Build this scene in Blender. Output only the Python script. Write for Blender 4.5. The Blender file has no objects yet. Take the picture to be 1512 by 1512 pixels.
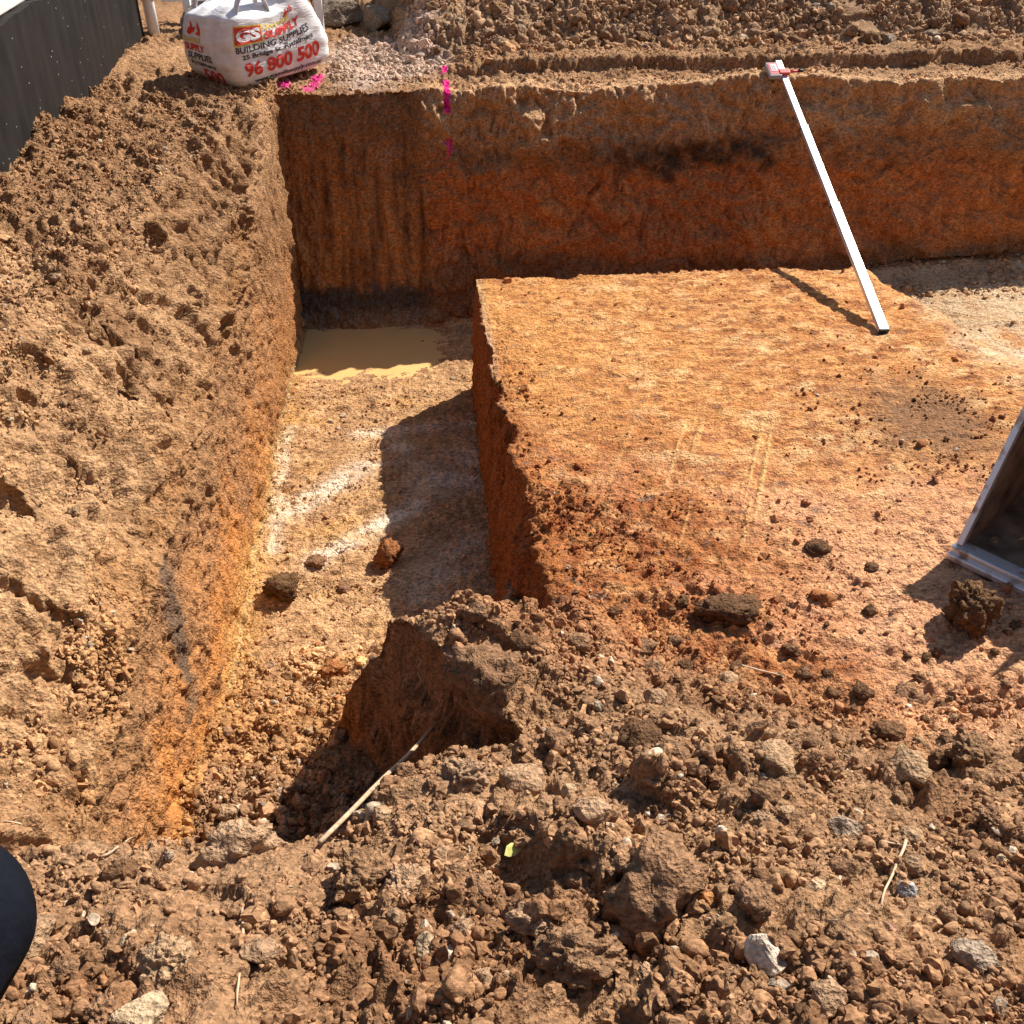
import bpy, bmesh, math, random
import numpy as np
from mathutils import Vector, Matrix, Euler

# ------------------------------------------------------------------ camera, sky, sun, exposure
scene = bpy.context.scene
col = scene.collection
PITCH, YAW, CAMZ = math.radians(36.0), math.radians(4.8), 3.3
cd = bpy.data.cameras.new('camera'); cam = bpy.data.objects.new('camera', cd); col.objects.link(cam)
cam.location = (0, 0, CAMZ); cam.rotation_euler = (math.pi/2 - PITCH, 0, -YAW)
cd.sensor_width = 36; cd.lens = 36*1516/1512; cd.clip_start = .02; cd.clip_end = 400
scene.camera = cam
scene.cycles.max_bounces = 5; scene.cycles.diffuse_bounces = 3
SUN = Vector((.80, .60, 1.0)).normalized()
w = bpy.data.worlds.new('World'); scene.world = w; w.use_nodes = True
nt = w.node_tree; bg = nt.nodes['Background']
sky = nt.nodes.new('ShaderNodeTexSky'); sky.sky_type = 'NISHITA'; sky.sun_disc = False
sky.sun_elevation = math.asin(SUN.z); sky.sun_rotation = math.atan2(SUN.x, SUN.y)
nt.links.new(sky.outputs[0], bg.inputs[0]); bg.inputs[1].default_value = .08
sd = bpy.data.lights.new('sun', 'SUN'); sd.energy = 5.0; sd.angle = math.radians(.53); sd.color = (1, .945, .86)
so = bpy.data.objects.new('sun', sd); col.objects.link(so)
so.rotation_euler = SUN.to_track_quat('Z', 'Y').to_euler(); so.location = (6, 5, 9)
scene.view_settings.view_transform = 'Standard'; scene.view_settings.look = 'None'
scene.view_settings.exposure = .86; scene.view_settings.gamma = 1

# ------------------------------------------------------------------ small tools
F32 = np.float32
rng = np.random.default_rng(7)
PERM = rng.permutation(256).astype(np.int32)
GR = rng.normal(size=(256, 3)).astype(F32); GR /= np.linalg.norm(GR, axis=1, keepdims=True)
def perlin(p, s=1.0, seed=0):
    if isinstance(s, (tuple, list)): s = np.array(s, F32)
    q = p.astype(F32)*s + F32(17.31*seed + .37)
    f0 = np.floor(q); i = f0.astype(np.int32); f = q - f0
    u = f*f*f*(f*(f*6-15)+10)
    r = np.zeros(len(p), F32)
    for dx in (0, 1):
        hx = PERM[(i[:, 0]+dx) & 255]; wx = u[:, 0] if dx else 1-u[:, 0]; ax = f[:, 0]-dx
        for dy in (0, 1):
            hy = PERM[(hx+i[:, 1]+dy) & 255]; wy = wx*(u[:, 1] if dy else 1-u[:, 1]); ay = f[:, 1]-dy
            for dz in (0, 1):
                g = GR[PERM[(hy+i[:, 2]+dz) & 255]]
                r += wy*(u[:, 2] if dz else 1-u[:, 2])*(g[:, 0]*ax+g[:, 1]*ay+g[:, 2]*(f[:, 2]-dz))
    return r*1.6
def billow(p, s, seed=0): return np.abs(perlin(p, s, seed))*2-.55
def fbm(p, s, n, seed=0, gain=.5):
    r = 0; a = 1
    for k in range(n): r = r + a*perlin(p, (np.array(s, F32)*2.1**k if isinstance(s, (tuple, list)) else s*2.1**k) if not isinstance(s, (tuple, list)) else tuple(np.array(s)*2.1**k), seed+k); a *= gain
    return r
def ss(a, b, x):
    t = np.clip((x-a)/(b-a), 0, 1); return t*t*(3-2*t)
def smin(a, b, k):
    h = np.clip(.5+.5*(b-a)/k, 0, 1); return b*(1-h)+a*h-k*h*(1-h)
def smax(a, b, k): return -smin(-a, -b, k)
def lerp(a, b, t): return a+(b-a)*t
CR = np.array([math.cos(YAW), -math.sin(YAW), 0])
CF = np.array([math.sin(YAW)*math.cos(PITCH), math.cos(YAW)*math.cos(PITCH), -math.sin(PITCH)])
CD = np.array([-math.sin(YAW)*math.sin(PITCH), -math.cos(YAW)*math.sin(PITCH), -math.cos(PITCH)])

def axis(knots):
    """positions along an axis from (position, spacing) knots"""
    xs = [knots[0][0]]; kp = [k[0] for k in knots]; ks = [k[1] for k in knots]
    while xs[-1] < kp[-1]: xs.append(xs[-1]+float(np.interp(xs[-1], kp, ks)))
    return np.array(xs)

# ------------------------------------------------------------------ the dug ground
XL, XR = -.967, .25
Xs = axis([(-40, 8), (-6, 1), (-2.6, .05), (-2.2, .016), (-1.75, .010), (-1.09, .0075), (-1.06, .0012), (-1.035, .0009), (-.925, .0009), (-.915, .0075),
           (.235, .0075), (.245, .0010), (.29, .0015), (.38, .004), (.42, .0075), (2.1, .0085), (2.6, .014), (4.6, .016), (4.9, .1), (8, .6), (40, 8)])
Ys = axis([(-40, 8), (-3, .6), (.4, .05), (.7, .009), (.8, .0068), (2.8, .0072), (3.2, .0095), (5.8, .0115), (5.83, .006), (5.98, .006), (6.0, .012), (6.86, .012), (6.88, .0032),
           (7.25, .0032), (7.4, .012), (8.6, .014), (9.3, .03), (10.5, .1), (13, .6), (40, 8)])
nx, ny = len(Xs), len(Ys)
GX, GY = np.meshgrid(Xs, Ys)              # [ny, nx]
X, Y = GX.ravel(), GY.ravel()
P2 = np.stack([X, Y, 0*X], 1)
lowA = perlin(P2, .9, 1); lowB = perlin(P2, 2.3, 2); lowC = perlin(P2, 5.0, 3)

def bump(x, y, rx, ry, a=0, p=2):
    c, s = math.cos(a), math.sin(a); u = ((X-x)*c+(Y-y)*s)/rx; v = (-(X-x)*s+(Y-y)*c)/ry
    return np.exp(-(np.abs(u)**p+np.abs(v)**p))

# left bank: vertical clay cut, crease at about 0.95 m, then a scraped slope up to the yard level
zU = 1.62+.03*lowA+.02*lowB-.05*ss(6, 7.3, Y)+.05*ss(-1.6, -2.1, X)
zc = .93+.55*ss(5.4, 6.9, Y)+.03*lowB
run = np.interp(Y, [0, 1.5, 3, 4.5, 6, 7], [.75, .7, .60, .42, .16, .02])
kf = ss(5.6, 6.9, Y)
left = smin((XL+.035*kf-X)*(15.5+35*kf), zc+(XL-.058+.065*kf-X)*(zU-zc)/run, .03)
left = smin(left, zU, .05)
# back wall and the yard behind it
back = smin((Y-6.9-.03*lowA)*4.1, 1.54+.035*lowB+.06*bump(2.4, 7.35, .35, .18)+.095*ss(7.66, 7.71, Y+.06*lowB+.03*lowC)*ss(.1, .6, X)
            +.02*lowC, .05)
mound = 1.60+.62*(Y-8.08-.12*lowA-.05*lowC)+.05*lowB
mound = smin(mound, 2.9+.3*lowA, .2)-1.2*ss(.15, -.75, X+.25*(8.6-Y))-3*ss(8.0, 7.6, Y)
back = smax(back, mound, .05)
back = np.where(X < -4.5, np.minimum(back, 1.62), back)
upper = smax(left, back, .03)
# the clay platform left standing between the trenches
wd = np.interp(Y, [2.5, 3.0, 3.7, 4.6, 5.9], [.14, .13, .12, .05, .02])
edge = (.05*perlin(np.stack([Y, 0*Y, 0*Y], 1), 3.5, 9)+.03*perlin(np.stack([Y, 0*Y, 0*Y], 1), 11, 10))*ss(5.4, 4.4, Y)
dep = .46*ss(4.35, 5.6, Y)*ss(-.12, .4, X-2.98+.18*ss(5.2, 5.8, Y))
ptop = .77-dep+.012*lowB-.02*ss(2, 3, X)
plat = smin(ptop, (X-XR)*(.77/np.maximum(wd+edge, .02)), .02)
plat = smin(plat, (5.93+.02*lowC-.10*ss(2.6, 3.0, X)*0-Y)*14, .02)
# trench floor
floor = .012*lowB+.3*ss(1.4, 3.9, X)*ss(5.2, 6, Y)
floor = floor+.30*ss(3.55, 2.3, Y)+.05*ss(3.7, 3.2, Y)*(lowC+.3)
floor = floor-.045*ss(5.95, 6.45, Y+.15*lowB)*ss(.2, -.15, X+.1*lowC)+.05*ss(6.80, 6.95, Y)
# the loose spoil heap in the foreground
slope = 1.60-(.46+.15*ss(.5, 1.5, X))*(Y-.85)+.05*lowA+.055*lowB+.03*lowC
slope = slope-.16*ss(.1, -.5, X)*ss(1.0, 1.5, Y)*.4
Yb = np.interp(X, [-1.4, -.5, -.3, -.05, .12, .3], [1.62, 1.58, 1.6, 1.95, 2.4, 3.6])+.05*lowC
heap = smin(slope, slope-(Y-Yb)*(2.6-1.6*ss(-.05, .2, X)), .06)
heap = heap-.20*bump(.05, 2.08, .26, .13, .1, 3)+.13*bump(.27, 1.37, .10, .12, 0, 4)-.10*bump(.09, 1.40, .07, .10, 0, 4)+.05*bump(.14, 1.17, .09, .07, 0, 4)+.06*bump(.85, 1.75, .2, .12, .3, 3)
heap = np.where(X < -1.0, heap-.25*ss(-1.0, -1.7, X)*ss(1.3, 1.9, Y), heap)
# the big loaf of soil that slumped over the trench mouth
lz = 1.05+.05*lowB+.05*lowC
loaf = smin(lz, .15+((X+.30)*.857+(Y-2.58)*.514+.05*lowC)*8, .07)
loaf = smin(loaf, (2.78+.06*lowC+.12*(X)-Y)*3.2+.45, .10)
loaf = smin(loaf, lz-(X-.36)*.9, .10)
base = smax(floor, plat, .012)
base = smax(base, loaf, .04)
base = smax(base, heap, .05)
H = smax(base, upper, .015)
# hollows and scars in the left slope, pits between the lumps of the heap
for (x, y, rx, ry, a, d) in [(-1.36, 4.02, .10, .035, .25, .13), (-1.22, 3.9, .12, .03, .6, .09), (-1.30, 3.2, .05, .035, .2, .07), (-1.28, 2.55, .09, .03, -.2, .07),
                             (-1.19, 2.33, .05, .05, 0, .08), (-1.42, 2.9, .06, .03, .4, .05), (-1.5, 3.35, .06, .025, .3, .05), (-1.24, 5.0, .05, .03, .5, .05),
                             (-1.34, 2.05, .07, .04, .1, .07), (-1.62, 4.6, .09, .03, .2, .04), (-1.5, 5.6, .1, .04, .2, .04)]:
    H = H-d*bump(x, y, rx, ry, a, 4)*(1+.5*lowC)
H = H.astype(np.float64)
Hg = H.reshape(ny, nx)
dzx = np.gradient(Hg, axis=1)/np.gradient(GX, axis=1); dzy = np.gradient(Hg, axis=0)/np.gradient(GY, axis=0)
N = np.stack([-dzx.ravel(), -dzy.ravel(), np.ones(nx*ny)], 1); N /= np.linalg.norm(N, axis=1, keepdims=True)
P = np.stack([X, Y, H], 1)
steep = 1-N[:, 2]
near = (X > -3) & (X < 5) & (Y > .3) & (Y < 11)
# ---- region weights (0..1)
inX = ss(XL-.02, XL+.02, X)
m_heap = ss(3.15, 2.5, Y+.25*lowB+.12+.55*ss(.5, 1.5, X)+.10*lowC)*np.where(X < -.93, ss(2.0, 1.55, Y+.1*lowB), 1)
m_heap = np.maximum(m_heap, ss(2.95, 2.8, Y)*ss(-.42, -.30, X)*ss(.6, .4, X)*(H > .32))
m_mound = ss(7.95, 8.25, Y+.1*lowB)*ss(-.35, .1, X)
m_left = ss(XL-.045, XL-.085, X)*ss(7.6, 7.2, Y)*(1-m_heap)
m_yard = ss(7.2, 7.4, Y)*(1-m_mound)
m_plat = ss(XR, XR+.1, X)*ss(5.98, 5.9, Y)*(1-m_heap)
m_floor = np.clip(1-m_heap-m_left-m_yard-m_mound-m_plat, 0, 1)
wallish = ss(.25, .6, steep)
isback = ss(6.85, 6.95, Y)*ss(7.5, 7.35, Y)
# ---- relief along the normals
D = np.zeros(nx*ny)
k = near
Pk = P[k]; g = lambda a: a[k]
rough = g(m_heap)*1.0+g(m_mound)*.7+g(m_left)*.42+g(m_yard)*.6+g(m_plat)*.10+g(m_floor)*.22
debris = ss(3.75, 3.1, g(Y)+.3*g(lowB))*g(m_floor)*(1-g(wallish)); rough = rough+debris*.5
frontred = ss(3.7, 2.9, g(Y)+.35*g(lowA)+.2*g(lowB)+.25*ss(1.2, .4, g(X))*-1)*g(m_plat); rough = rough+frontred*.5*np.clip(.8+.5*g(lowB), .2, 1.4)
rough = rough+g(m_plat)*.30*ss(.55, .3, g(X))*ss(5.6, 4.8, g(Y))
patch = np.clip(perlin(Pk, 1.7, 21)*1.2+.5, 0, 1)
DUST = lambda q: ss(-.12, .22, perlin(q*np.array([1, 1, 0]), 2.4, 120)+.35*perlin(q*np.array([1, 1, 0]), 7, 121)+.25*np.exp(-((q[:, 0]-.75)/.5)**2-((q[:, 1]-1.95)/.35)**2))
dust = DUST(Pk)*np.maximum(g(m_heap), g(m_mound)); rough = rough*(1-.55*dust)
b1 = billow(Pk, 7.5, 30); b2 = billow(Pk, 17, 31); b3 = billow(Pk, 38, 32); n4 = perlin(Pk, 85, 33)
d = rough*(.052*b1*patch+.032*b2*(.4+patch)+.015*b3+.006*n4)
n0 = perlin(Pk, 3.0, 34)
wl = g(wallish)
sc = perlin(Pk, (14, 9, 5), 35)
d += wl*(.020*n0+.016*perlin(Pk, 9, 36)+.012*billow(Pk, 22, 37)*patch+.006*billow(Pk, 45, 51)+.003*perlin(Pk, 85, 40))*(1-g(m_heap))
# vertical bucket scrapes on the left part of the back wall
bs = g(isback)*ss(.02, -.1, g(X))
d += bs*wl*(.016*perlin(Pk*np.array([1, 0, .06]), 13, 38)+.007*perlin(Pk*np.array([1, 0, .08]), 34, 39)) - bs*.03
bl = g(isback)*(1-bs/np.maximum(g(isback), 1e-6))*wl
crk = perlin(Pk*np.array([1, .5, .35])+.04*perlin(Pk, 9, 55)[:, None], 5.5, 56)
d += bl*(.045*perlin(Pk, (1.6, 3, 3.2), 41)+.030*perlin(Pk, (4, 4, 6), 42)+.022*perlin(Pk, 11, 43)*(.4+patch)+.010*perlin(Pk, 22, 57)+.03*billow(Pk, 8, 52)*ss(1.15, 1.35, Pk[:, 2])-.018*np.exp(-(crk/.035)**2)*ss(-.1, .4, perlin(Pk, 2.2, 58)))
d += bs*wl*.010*billow(Pk, (14, 14, 9), 59)
# slope scraped smooth in patches, with slanting grooves
ls = g(m_left)*ss(-.4, .4, g(lowB)+.7*ss(3.7, 2.7, g(Y)))*ss(5.2, 4.2, g(Y))
sk = Pk@np.array([[.8, .6, 0], [-.25, .33, 0], [0, 0, 1.]]).T; d = d*(1-.35*ls)+g(m_left)*(.009*billow(sk, 24, 44)+.006*perlin(sk, 52, 53))*(.45+patch)
d += g(m_left)*(.028*perlin(Pk, 4.2, 45)+.022*billow(sk, 9, 46)*ss(-.4, .5, -g(lowB))+.012*billow(sk, 14, 54)*patch)
tr1 = ss(.10, .17, perlin(Pk, 4.3, 110)); tr2 = ss(.05, .11, perlin(sk, 9.5, 111)); tr3 = ss(.06, .11, perlin(Pk, 19, 112)); tr4 = ss(.02, .07, perlin(Pk*np.array([.45, 1, 1]), 14, 113)); tr5 = ss(.05, .10, perlin(Pk*np.array([.6, 1, .6]), 8, 114))
d += g(m_left)*(.030*tr1+.022*tr2+.012*tr3-.03)+(g(m_heap)+g(m_mound))*(.022*tr3*patch+.03*tr1-.02)
d += g(m_plat)*(.0055*tr4+.006*tr5*frontred*2)+g(m_floor)*(1-wl)*(.007*tr4+.006*tr3*ss(5.9, 5.5, g(Y)))
d += bl*(.034*tr5+.016*tr3+.03*tr1)+(wl-bl)*(.010*tr3+.008*ss(.04, .1, perlin(Pk*np.array([1, .5, 1]), 30, 115)))*(1-g(m_heap))
# thin flakes torn across the clay top and floor
an = np.array([.35, 1.0, 1.0]); flk = perlin(Pk*an, 26, 47)
d += (g(m_plat)+g(m_floor)*(1-wl)*1.5)*(.0055*flk+.0045*np.abs(perlin(Pk*an, 48, 48))+.006*perlin(Pk, 7, 49))
# bucket-lip ridges on the clay top
su = g(X)-.4*g(Y); tm = np.exp(-((su+.18)/.55)**4-((g(Y)-3.65)/.50)**4)*g(m_plat)*ss(-.2, .2, perlin(np.stack([su*6, g(Y)*1.2, 0*su], 1), 1, 51))
tml = np.abs(perlin(np.stack([su, g(Y)*.03, 0*su], 1), 31, 50))
d += tm*(.02*tml-.005)
D[k] = d
P = P+N*D[:, None]
for s_ in (P,): pass
Zg = P[:, 2].reshape(ny, nx)

# ---- soil colours: what the earth itself is, by layer and place
C = np.zeros((nx*ny, 3)); C[:] = (.20, .12, .065)
def mix(c, colr, m): return c+(np.array(colr)-c)*np.clip(m, 0, 1)[:, None]
Pk = P[k]; c = np.zeros((k.sum(), 3))
f1 = fbm(Pk, 2.2, 4, 60); f2 = fbm(Pk, 9.0, 3, 64); f3 = perlin(Pk, 40, 67)
z = Pk[:, 2]; x = Pk[:, 0]; y = Pk[:, 1]
topsoil = mix(mix(np.tile(np.array((.31, .177, .096)), (len(z), 1)), (.42, .262, .155), f1*.6+.35), (.18, .095, .048), f2*.6)
c = topsoil.copy()
# spoil heap: mixed brown, reddish where clay was turned up
hp = mix(np.tile(np.array((.235, .132, .074)), (len(z), 1)), (.37, .235, .145), f1*.6+f2*.4+.15); hp = mix(hp, (.16, .078, .039), f2*.7-f1*.4)
hp = mix(hp, (.36, .225, .135), dust*.5); hp = mix(hp, (.32, .13, .052), ss(2.0, 2.9, y+.3*f1)*.55*ss(-.2, .3, x)*ss(1.5, .9, x+.3*f1)); c = c+(hp-c)*g(m_heap)[:, None]
mo = mix(np.tile(np.array((.33, .21, .13)), (len(z), 1)), (.43, .29, .19), f1*.6+.3); c = c+(mo-c)*g(m_mound)[:, None]
# left bank
lf = mix(topsoil*.88, (.48, .305, .175), .75*ls+.05); lf = mix(lf, (.20, .108, .055), (f2*1.0+f1*.7)*.85+.05*(1-ls))
lowz = ss(1.25, .9, z+.12*f1)
lf = mix(lf, (.33, .165, .065), lowz*.6)
c = c+(lf-c)*g(m_left)[:, None]
# clay platform
an = fbm(Pk*np.array([.7, 1, 1]), 7, 4, 70); an2 = fbm(Pk*np.array([.6, 1.2, 1]), 17, 3, 75); tr4_ = ss(-.25, .07, perlin(Pk*np.array([.45, 1, 1]), 14, 113))
pl = np.tile(np.array((.60, .305, .125)), (len(z), 1))
pl = mix(pl, (.70, .45, .24), an*1.1+.15); pl = mix(pl, (.34, .12, .038), an2*2.0-.05); pl = mix(pl, (.33, .125, .042), (1-tr4_)*.45); pl = mix(pl, (.55, .27, .15), ss(.1, .7, f1)*.8*ss(4.4, 3.4, y))
pl = mix(pl, (.56, .28, .095), (.6+.5*f1)*ss(1.8, .5, x+.3*f1)*ss(3.6, 4.6, y)*.7); pl = mix(pl, (.62, .355, .225), ss(4.0, 2.9, y)*ss(.9, 1.7, x)*.75)
pl = mix(pl, (.28, .095, .035), ss(4.3, 3.1, y+.45*f1+.2*f2-.5*ss(1.6, .3, x))*ss(1.9, .9, x+.35*f1)*(.65+.6*f2))
pl = mix(pl, (.34, .13, .045), ss(.55, .30, x+.1*f2)*ss(5.4, 4.6, y)*.8)
pl = mix(pl, (.24, .13, .07), (np.exp(-((x-2.35)/.42)**2-((y-4.05)/.5)**2)*1.3+f2*.5-.15)*np.exp(-((x-2.35)/.6)**2-((y-4.05)/.65)**2)*1.1)
pl = mix(pl, (.60, .48, .35), ss(2.75, 3.15, x+.15*f1)*ss(4.2, 4.9, y)*(.65+.6*an))
pl = mix(pl, (.28, .20, .15), (an2-.45)*1.2); pl = mix(pl, (.70, .45, .20), tm*ss(.25, .5, tml)*.6)
c = c+(pl-c)*g(m_plat)[:, None]
# trench floor: pale clay streaks, ochre, grey
fl = np.tile(np.array((.55, .345, .19)), (len(z), 1))
st = fbm(Pk*np.array([.5, 1.3, .3]), 5, 4, 80)
def band(x0, y0, x1, y1, w0):
    A = np.array((x0, y0)); AB = np.array((x1, y1))-A; q = np.stack([x, y], 1)-A; t = np.clip(q@AB/(AB@AB), 0, 1); return np.exp(-(np.linalg.norm(q-t[:, None]*AB, axis=1)/w0)**2)
bands = band(-.25, 5.22, -.8, 4.66, .075)+band(-.15, 4.62, -.66, 4.18, .06)+band(-.93, 5.5, -.9, 4.3, .045)+.7*band(0, 4.9, .2, 5.0, .2)+.5*band(-.1, 3.9, .1, 4.2, .15)+.6*band(-.5, 5.4, .2, 5.45, .05)
fl = mix(fl, (.34, .195, .10), f2*1.2+.05); fl = mix(fl, (.30, .17, .09), (1-ss(-.2, .07, perlin(Pk*np.array([.45, 1, 1]), 14, 113)))*.5); fl = mix(fl, (.74, .64, .53), bands*(1.1+1.3*st)*(x < .5)); fl = mix(fl, (.50, .30, .13), (st-.1)*1.2*(x < .5)); fl = mix(fl, (.50, .27, .08), ss(-.8, -.97, x)*.5)
fl = mix(fl, (.33, .175, .075), ss(3.6, 3.0, y+.3*f1)*.8); fl = mix(fl, (.56, .43, .30), ss(2.2, 3.2, x)*(.55+.5*f1+.5*f2))
c = c+(fl-c)*(g(m_floor)*(1-wl))[:, None]
# cut faces of the trench: clay below, topsoil above
cut = np.tile(np.array((.50, .215, .070)), (len(z), 1))
cut = mix(cut, (.56, .32, .12), ss(.35, .05, z+.1*f1)*.7); cut = mix(cut, (.20, .085, .035), f2*1.1+f1*.6-.05); cut = mix(cut, (.30, .15, .07), ss(4.2, 5.6, y+.5*f1)*.7); cut = mix(cut, (.55, .42, .22), ss(.10, .02, z+.06*f2)*.6)
cut = mix(cut, (.36, .195, .10), ss(.1, .75, z+.28*f1+.2*f2)*.8); cut = mix(cut, (.30, .165, .085), ss(.6, .95, z+.14*f1+.08*f2)); cut = mix(cut, (.17, .11, .075), 1.2*np.exp(-((y-2.75-.25*z+.1*f1)/.10)**2)*ss(.3, .5, z+.2*f2))
cutm = wl*np.clip(1-g(m_heap)-g(isback), 0, 1)*ss(1.25, .95, z)*np.clip(1-g(m_left)*ss(.9, 1.05, z+.1*f1), 0, 1)
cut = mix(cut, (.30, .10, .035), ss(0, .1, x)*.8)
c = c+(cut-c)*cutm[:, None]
# strata of the back wall
wz = z+.06*f1+.05*f2*.5+.04*fbm(Pk*np.array([.3, 1, 1]), 4, 3, 84)
bw = np.tile(np.array((.56, .225, .09)), (len(z), 1))
bw = mix(bw, (.68, .28, .10), f1*1.1*ss(.2, .8, wz)+.2); bw = mix(bw, (.38, .155, .07), f2*.9); bw = mix(bw, (.46, .245, .125), ss(.98, 1.08, wz)*.9)
dk = ss(.92, 1.06, wz)*ss(1.30, 1.14, wz); bw = mix(bw, (.13, .075, .048), dk*(.12+(.85+1.0*f2)*np.exp(-((x-1.95-.3*f1)/.75)**2)+f1*.35))
bw = mix(bw, (.11, .06, .035), .8*np.exp(-((x-.75)/.35)**2-((wz-.42)/.10)**2)); bw = mix(bw, (.54, .34, .20), ss(1.16, 1.34, wz+.05*f2)); bw = mix(bw, (.22, .135, .08), ss(.48, .36, wz)*.8)
bw = mix(bw, (.24, .15, .085), ss(.5, .4, wz)*ss(2.6, 3.4, x)*(f2+.6)*.8)
vs = fbm(Pk*np.array([1, .3, .07]), 16, 3, 88)
bwl = np.tile(np.array((.36, .17, .075)), (len(z), 1)); bwl = mix(bwl, (.62, .30, .11), vs*1.1*ss(1.2, .5, z)+.15); bwl = mix(bwl, (.10, .05, .028), -vs*.9+f2*.4); bwl = mix(bwl, (.27, .155, .085), ss(1.1, 1.4, z+.1*f1)*.8)
bwl = mix(bwl, (.12, .10, .085), ss(.32, .22, z+.06*f2)); bwl = mix(bwl, (.30, .26, .21), ss(.13, .06, z+.05*f2)*.7)
lm = ss(.06, -.06, x+.05*f2); bw = bw+(bwl-bw)*lm[:, None]
bm = ss(6.88, 6.95, g(Y))*ss(7.5, 7.32, g(Y))*ss(-1.05, -.95, g(X)); c = c+(bw-c)*bm[:, None]
# pale gravel spilt beside the bag
gv = ss(.55, .3, np.hypot((x+.28)/1.0, (y-8.15)/1.7)+.12*f1+.1*f2); c = mix(c, (.50, .38, .33), gv*.85)
# pink marker paint sprayed on the soil
sp = fbm(Pk, 45, 2, 92)
def spray(x0, y0, z0, x1, y1, z1, r, a):
    global c
    A = np.array((x0, y0, z0)); B = np.array((x1, y1, z1)); AB = B-A
    t = np.clip(((Pk-A)@AB)/(AB@AB), 0, 1); dd = np.linalg.norm(Pk-(A+t[:, None]*AB), axis=1)
    c = mix(c, (.85, .035, .34), ss(1, .45, dd/r+.5*sp)*a)
def spray_line(x0, w0, m): 
    global c
    c = mix(c, (.85, .035, .34), ss(1, .5, np.abs(x-x0)/w0+.55*sp)*m)
gap = ss(-.2, .1, fbm(Pk*np.array([0, 1, 1]), 7, 2, 97)+.25*ss(1.3, 1.5, z)-.1)
spray_line(.17, .027, ss(8.0, 7.95, y)*ss(7.05, 7.1, y)*ss(1.06, 1.12, z)*gap)
spray(-.77, 7.44, 1.55, -.72, 7.66, 1.56, .062, .95); spray(-.93, 7.46, 1.55, -.92, 7.55, 1.56, .048, .9)
c = c*np.array((1.05, .965, .84))*(1+.16*f3)[:, None]
C[k] = np.clip(c, .012, .9)
Cg = C.reshape(ny, nx, 3)

def sample(xq, yq):
    """height, colour and slope of the dug ground at points"""
    xq = np.atleast_1d(xq); yq = np.atleast_1d(yq)
    i = np.clip(np.searchsorted(Xs, xq)-1, 0, nx-2); j = np.clip(np.searchsorted(Ys, yq)-1, 0, ny-2)
    u = np.clip((xq-Xs[i])/(Xs[i+1]-Xs[i]), 0, 1); v = np.clip((yq-Ys[j])/(Ys[j+1]-Ys[j]), 0, 1)
    zz = (Zg[j, i]*(1-u)+Zg[j, i+1]*u)*(1-v)+(Zg[j+1, i]*(1-u)+Zg[j+1, i+1]*u)*v
    return zz, Cg[j, i], N.reshape(ny, nx, 3)[j, i]
def gz(x, y): return float(sample(x, y)[0][0])
def at(px, py):
    """where the ground lies along the photograph's line of sight through a pixel"""
    d = CF+(px-756)/1516*CR+(py-756)/1516*CD
    t = np.linspace(.6, 14, 6000); q = np.array([0, 0, CAMZ])+t[:, None]*d
    below = q[:, 2] < sample(q[:, 0], q[:, 1])[0]
    n = int(np.argmax(below)); q = q[n]; return Vector((q[0], q[1], gz(q[0], q[1]))), t[n]

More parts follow.
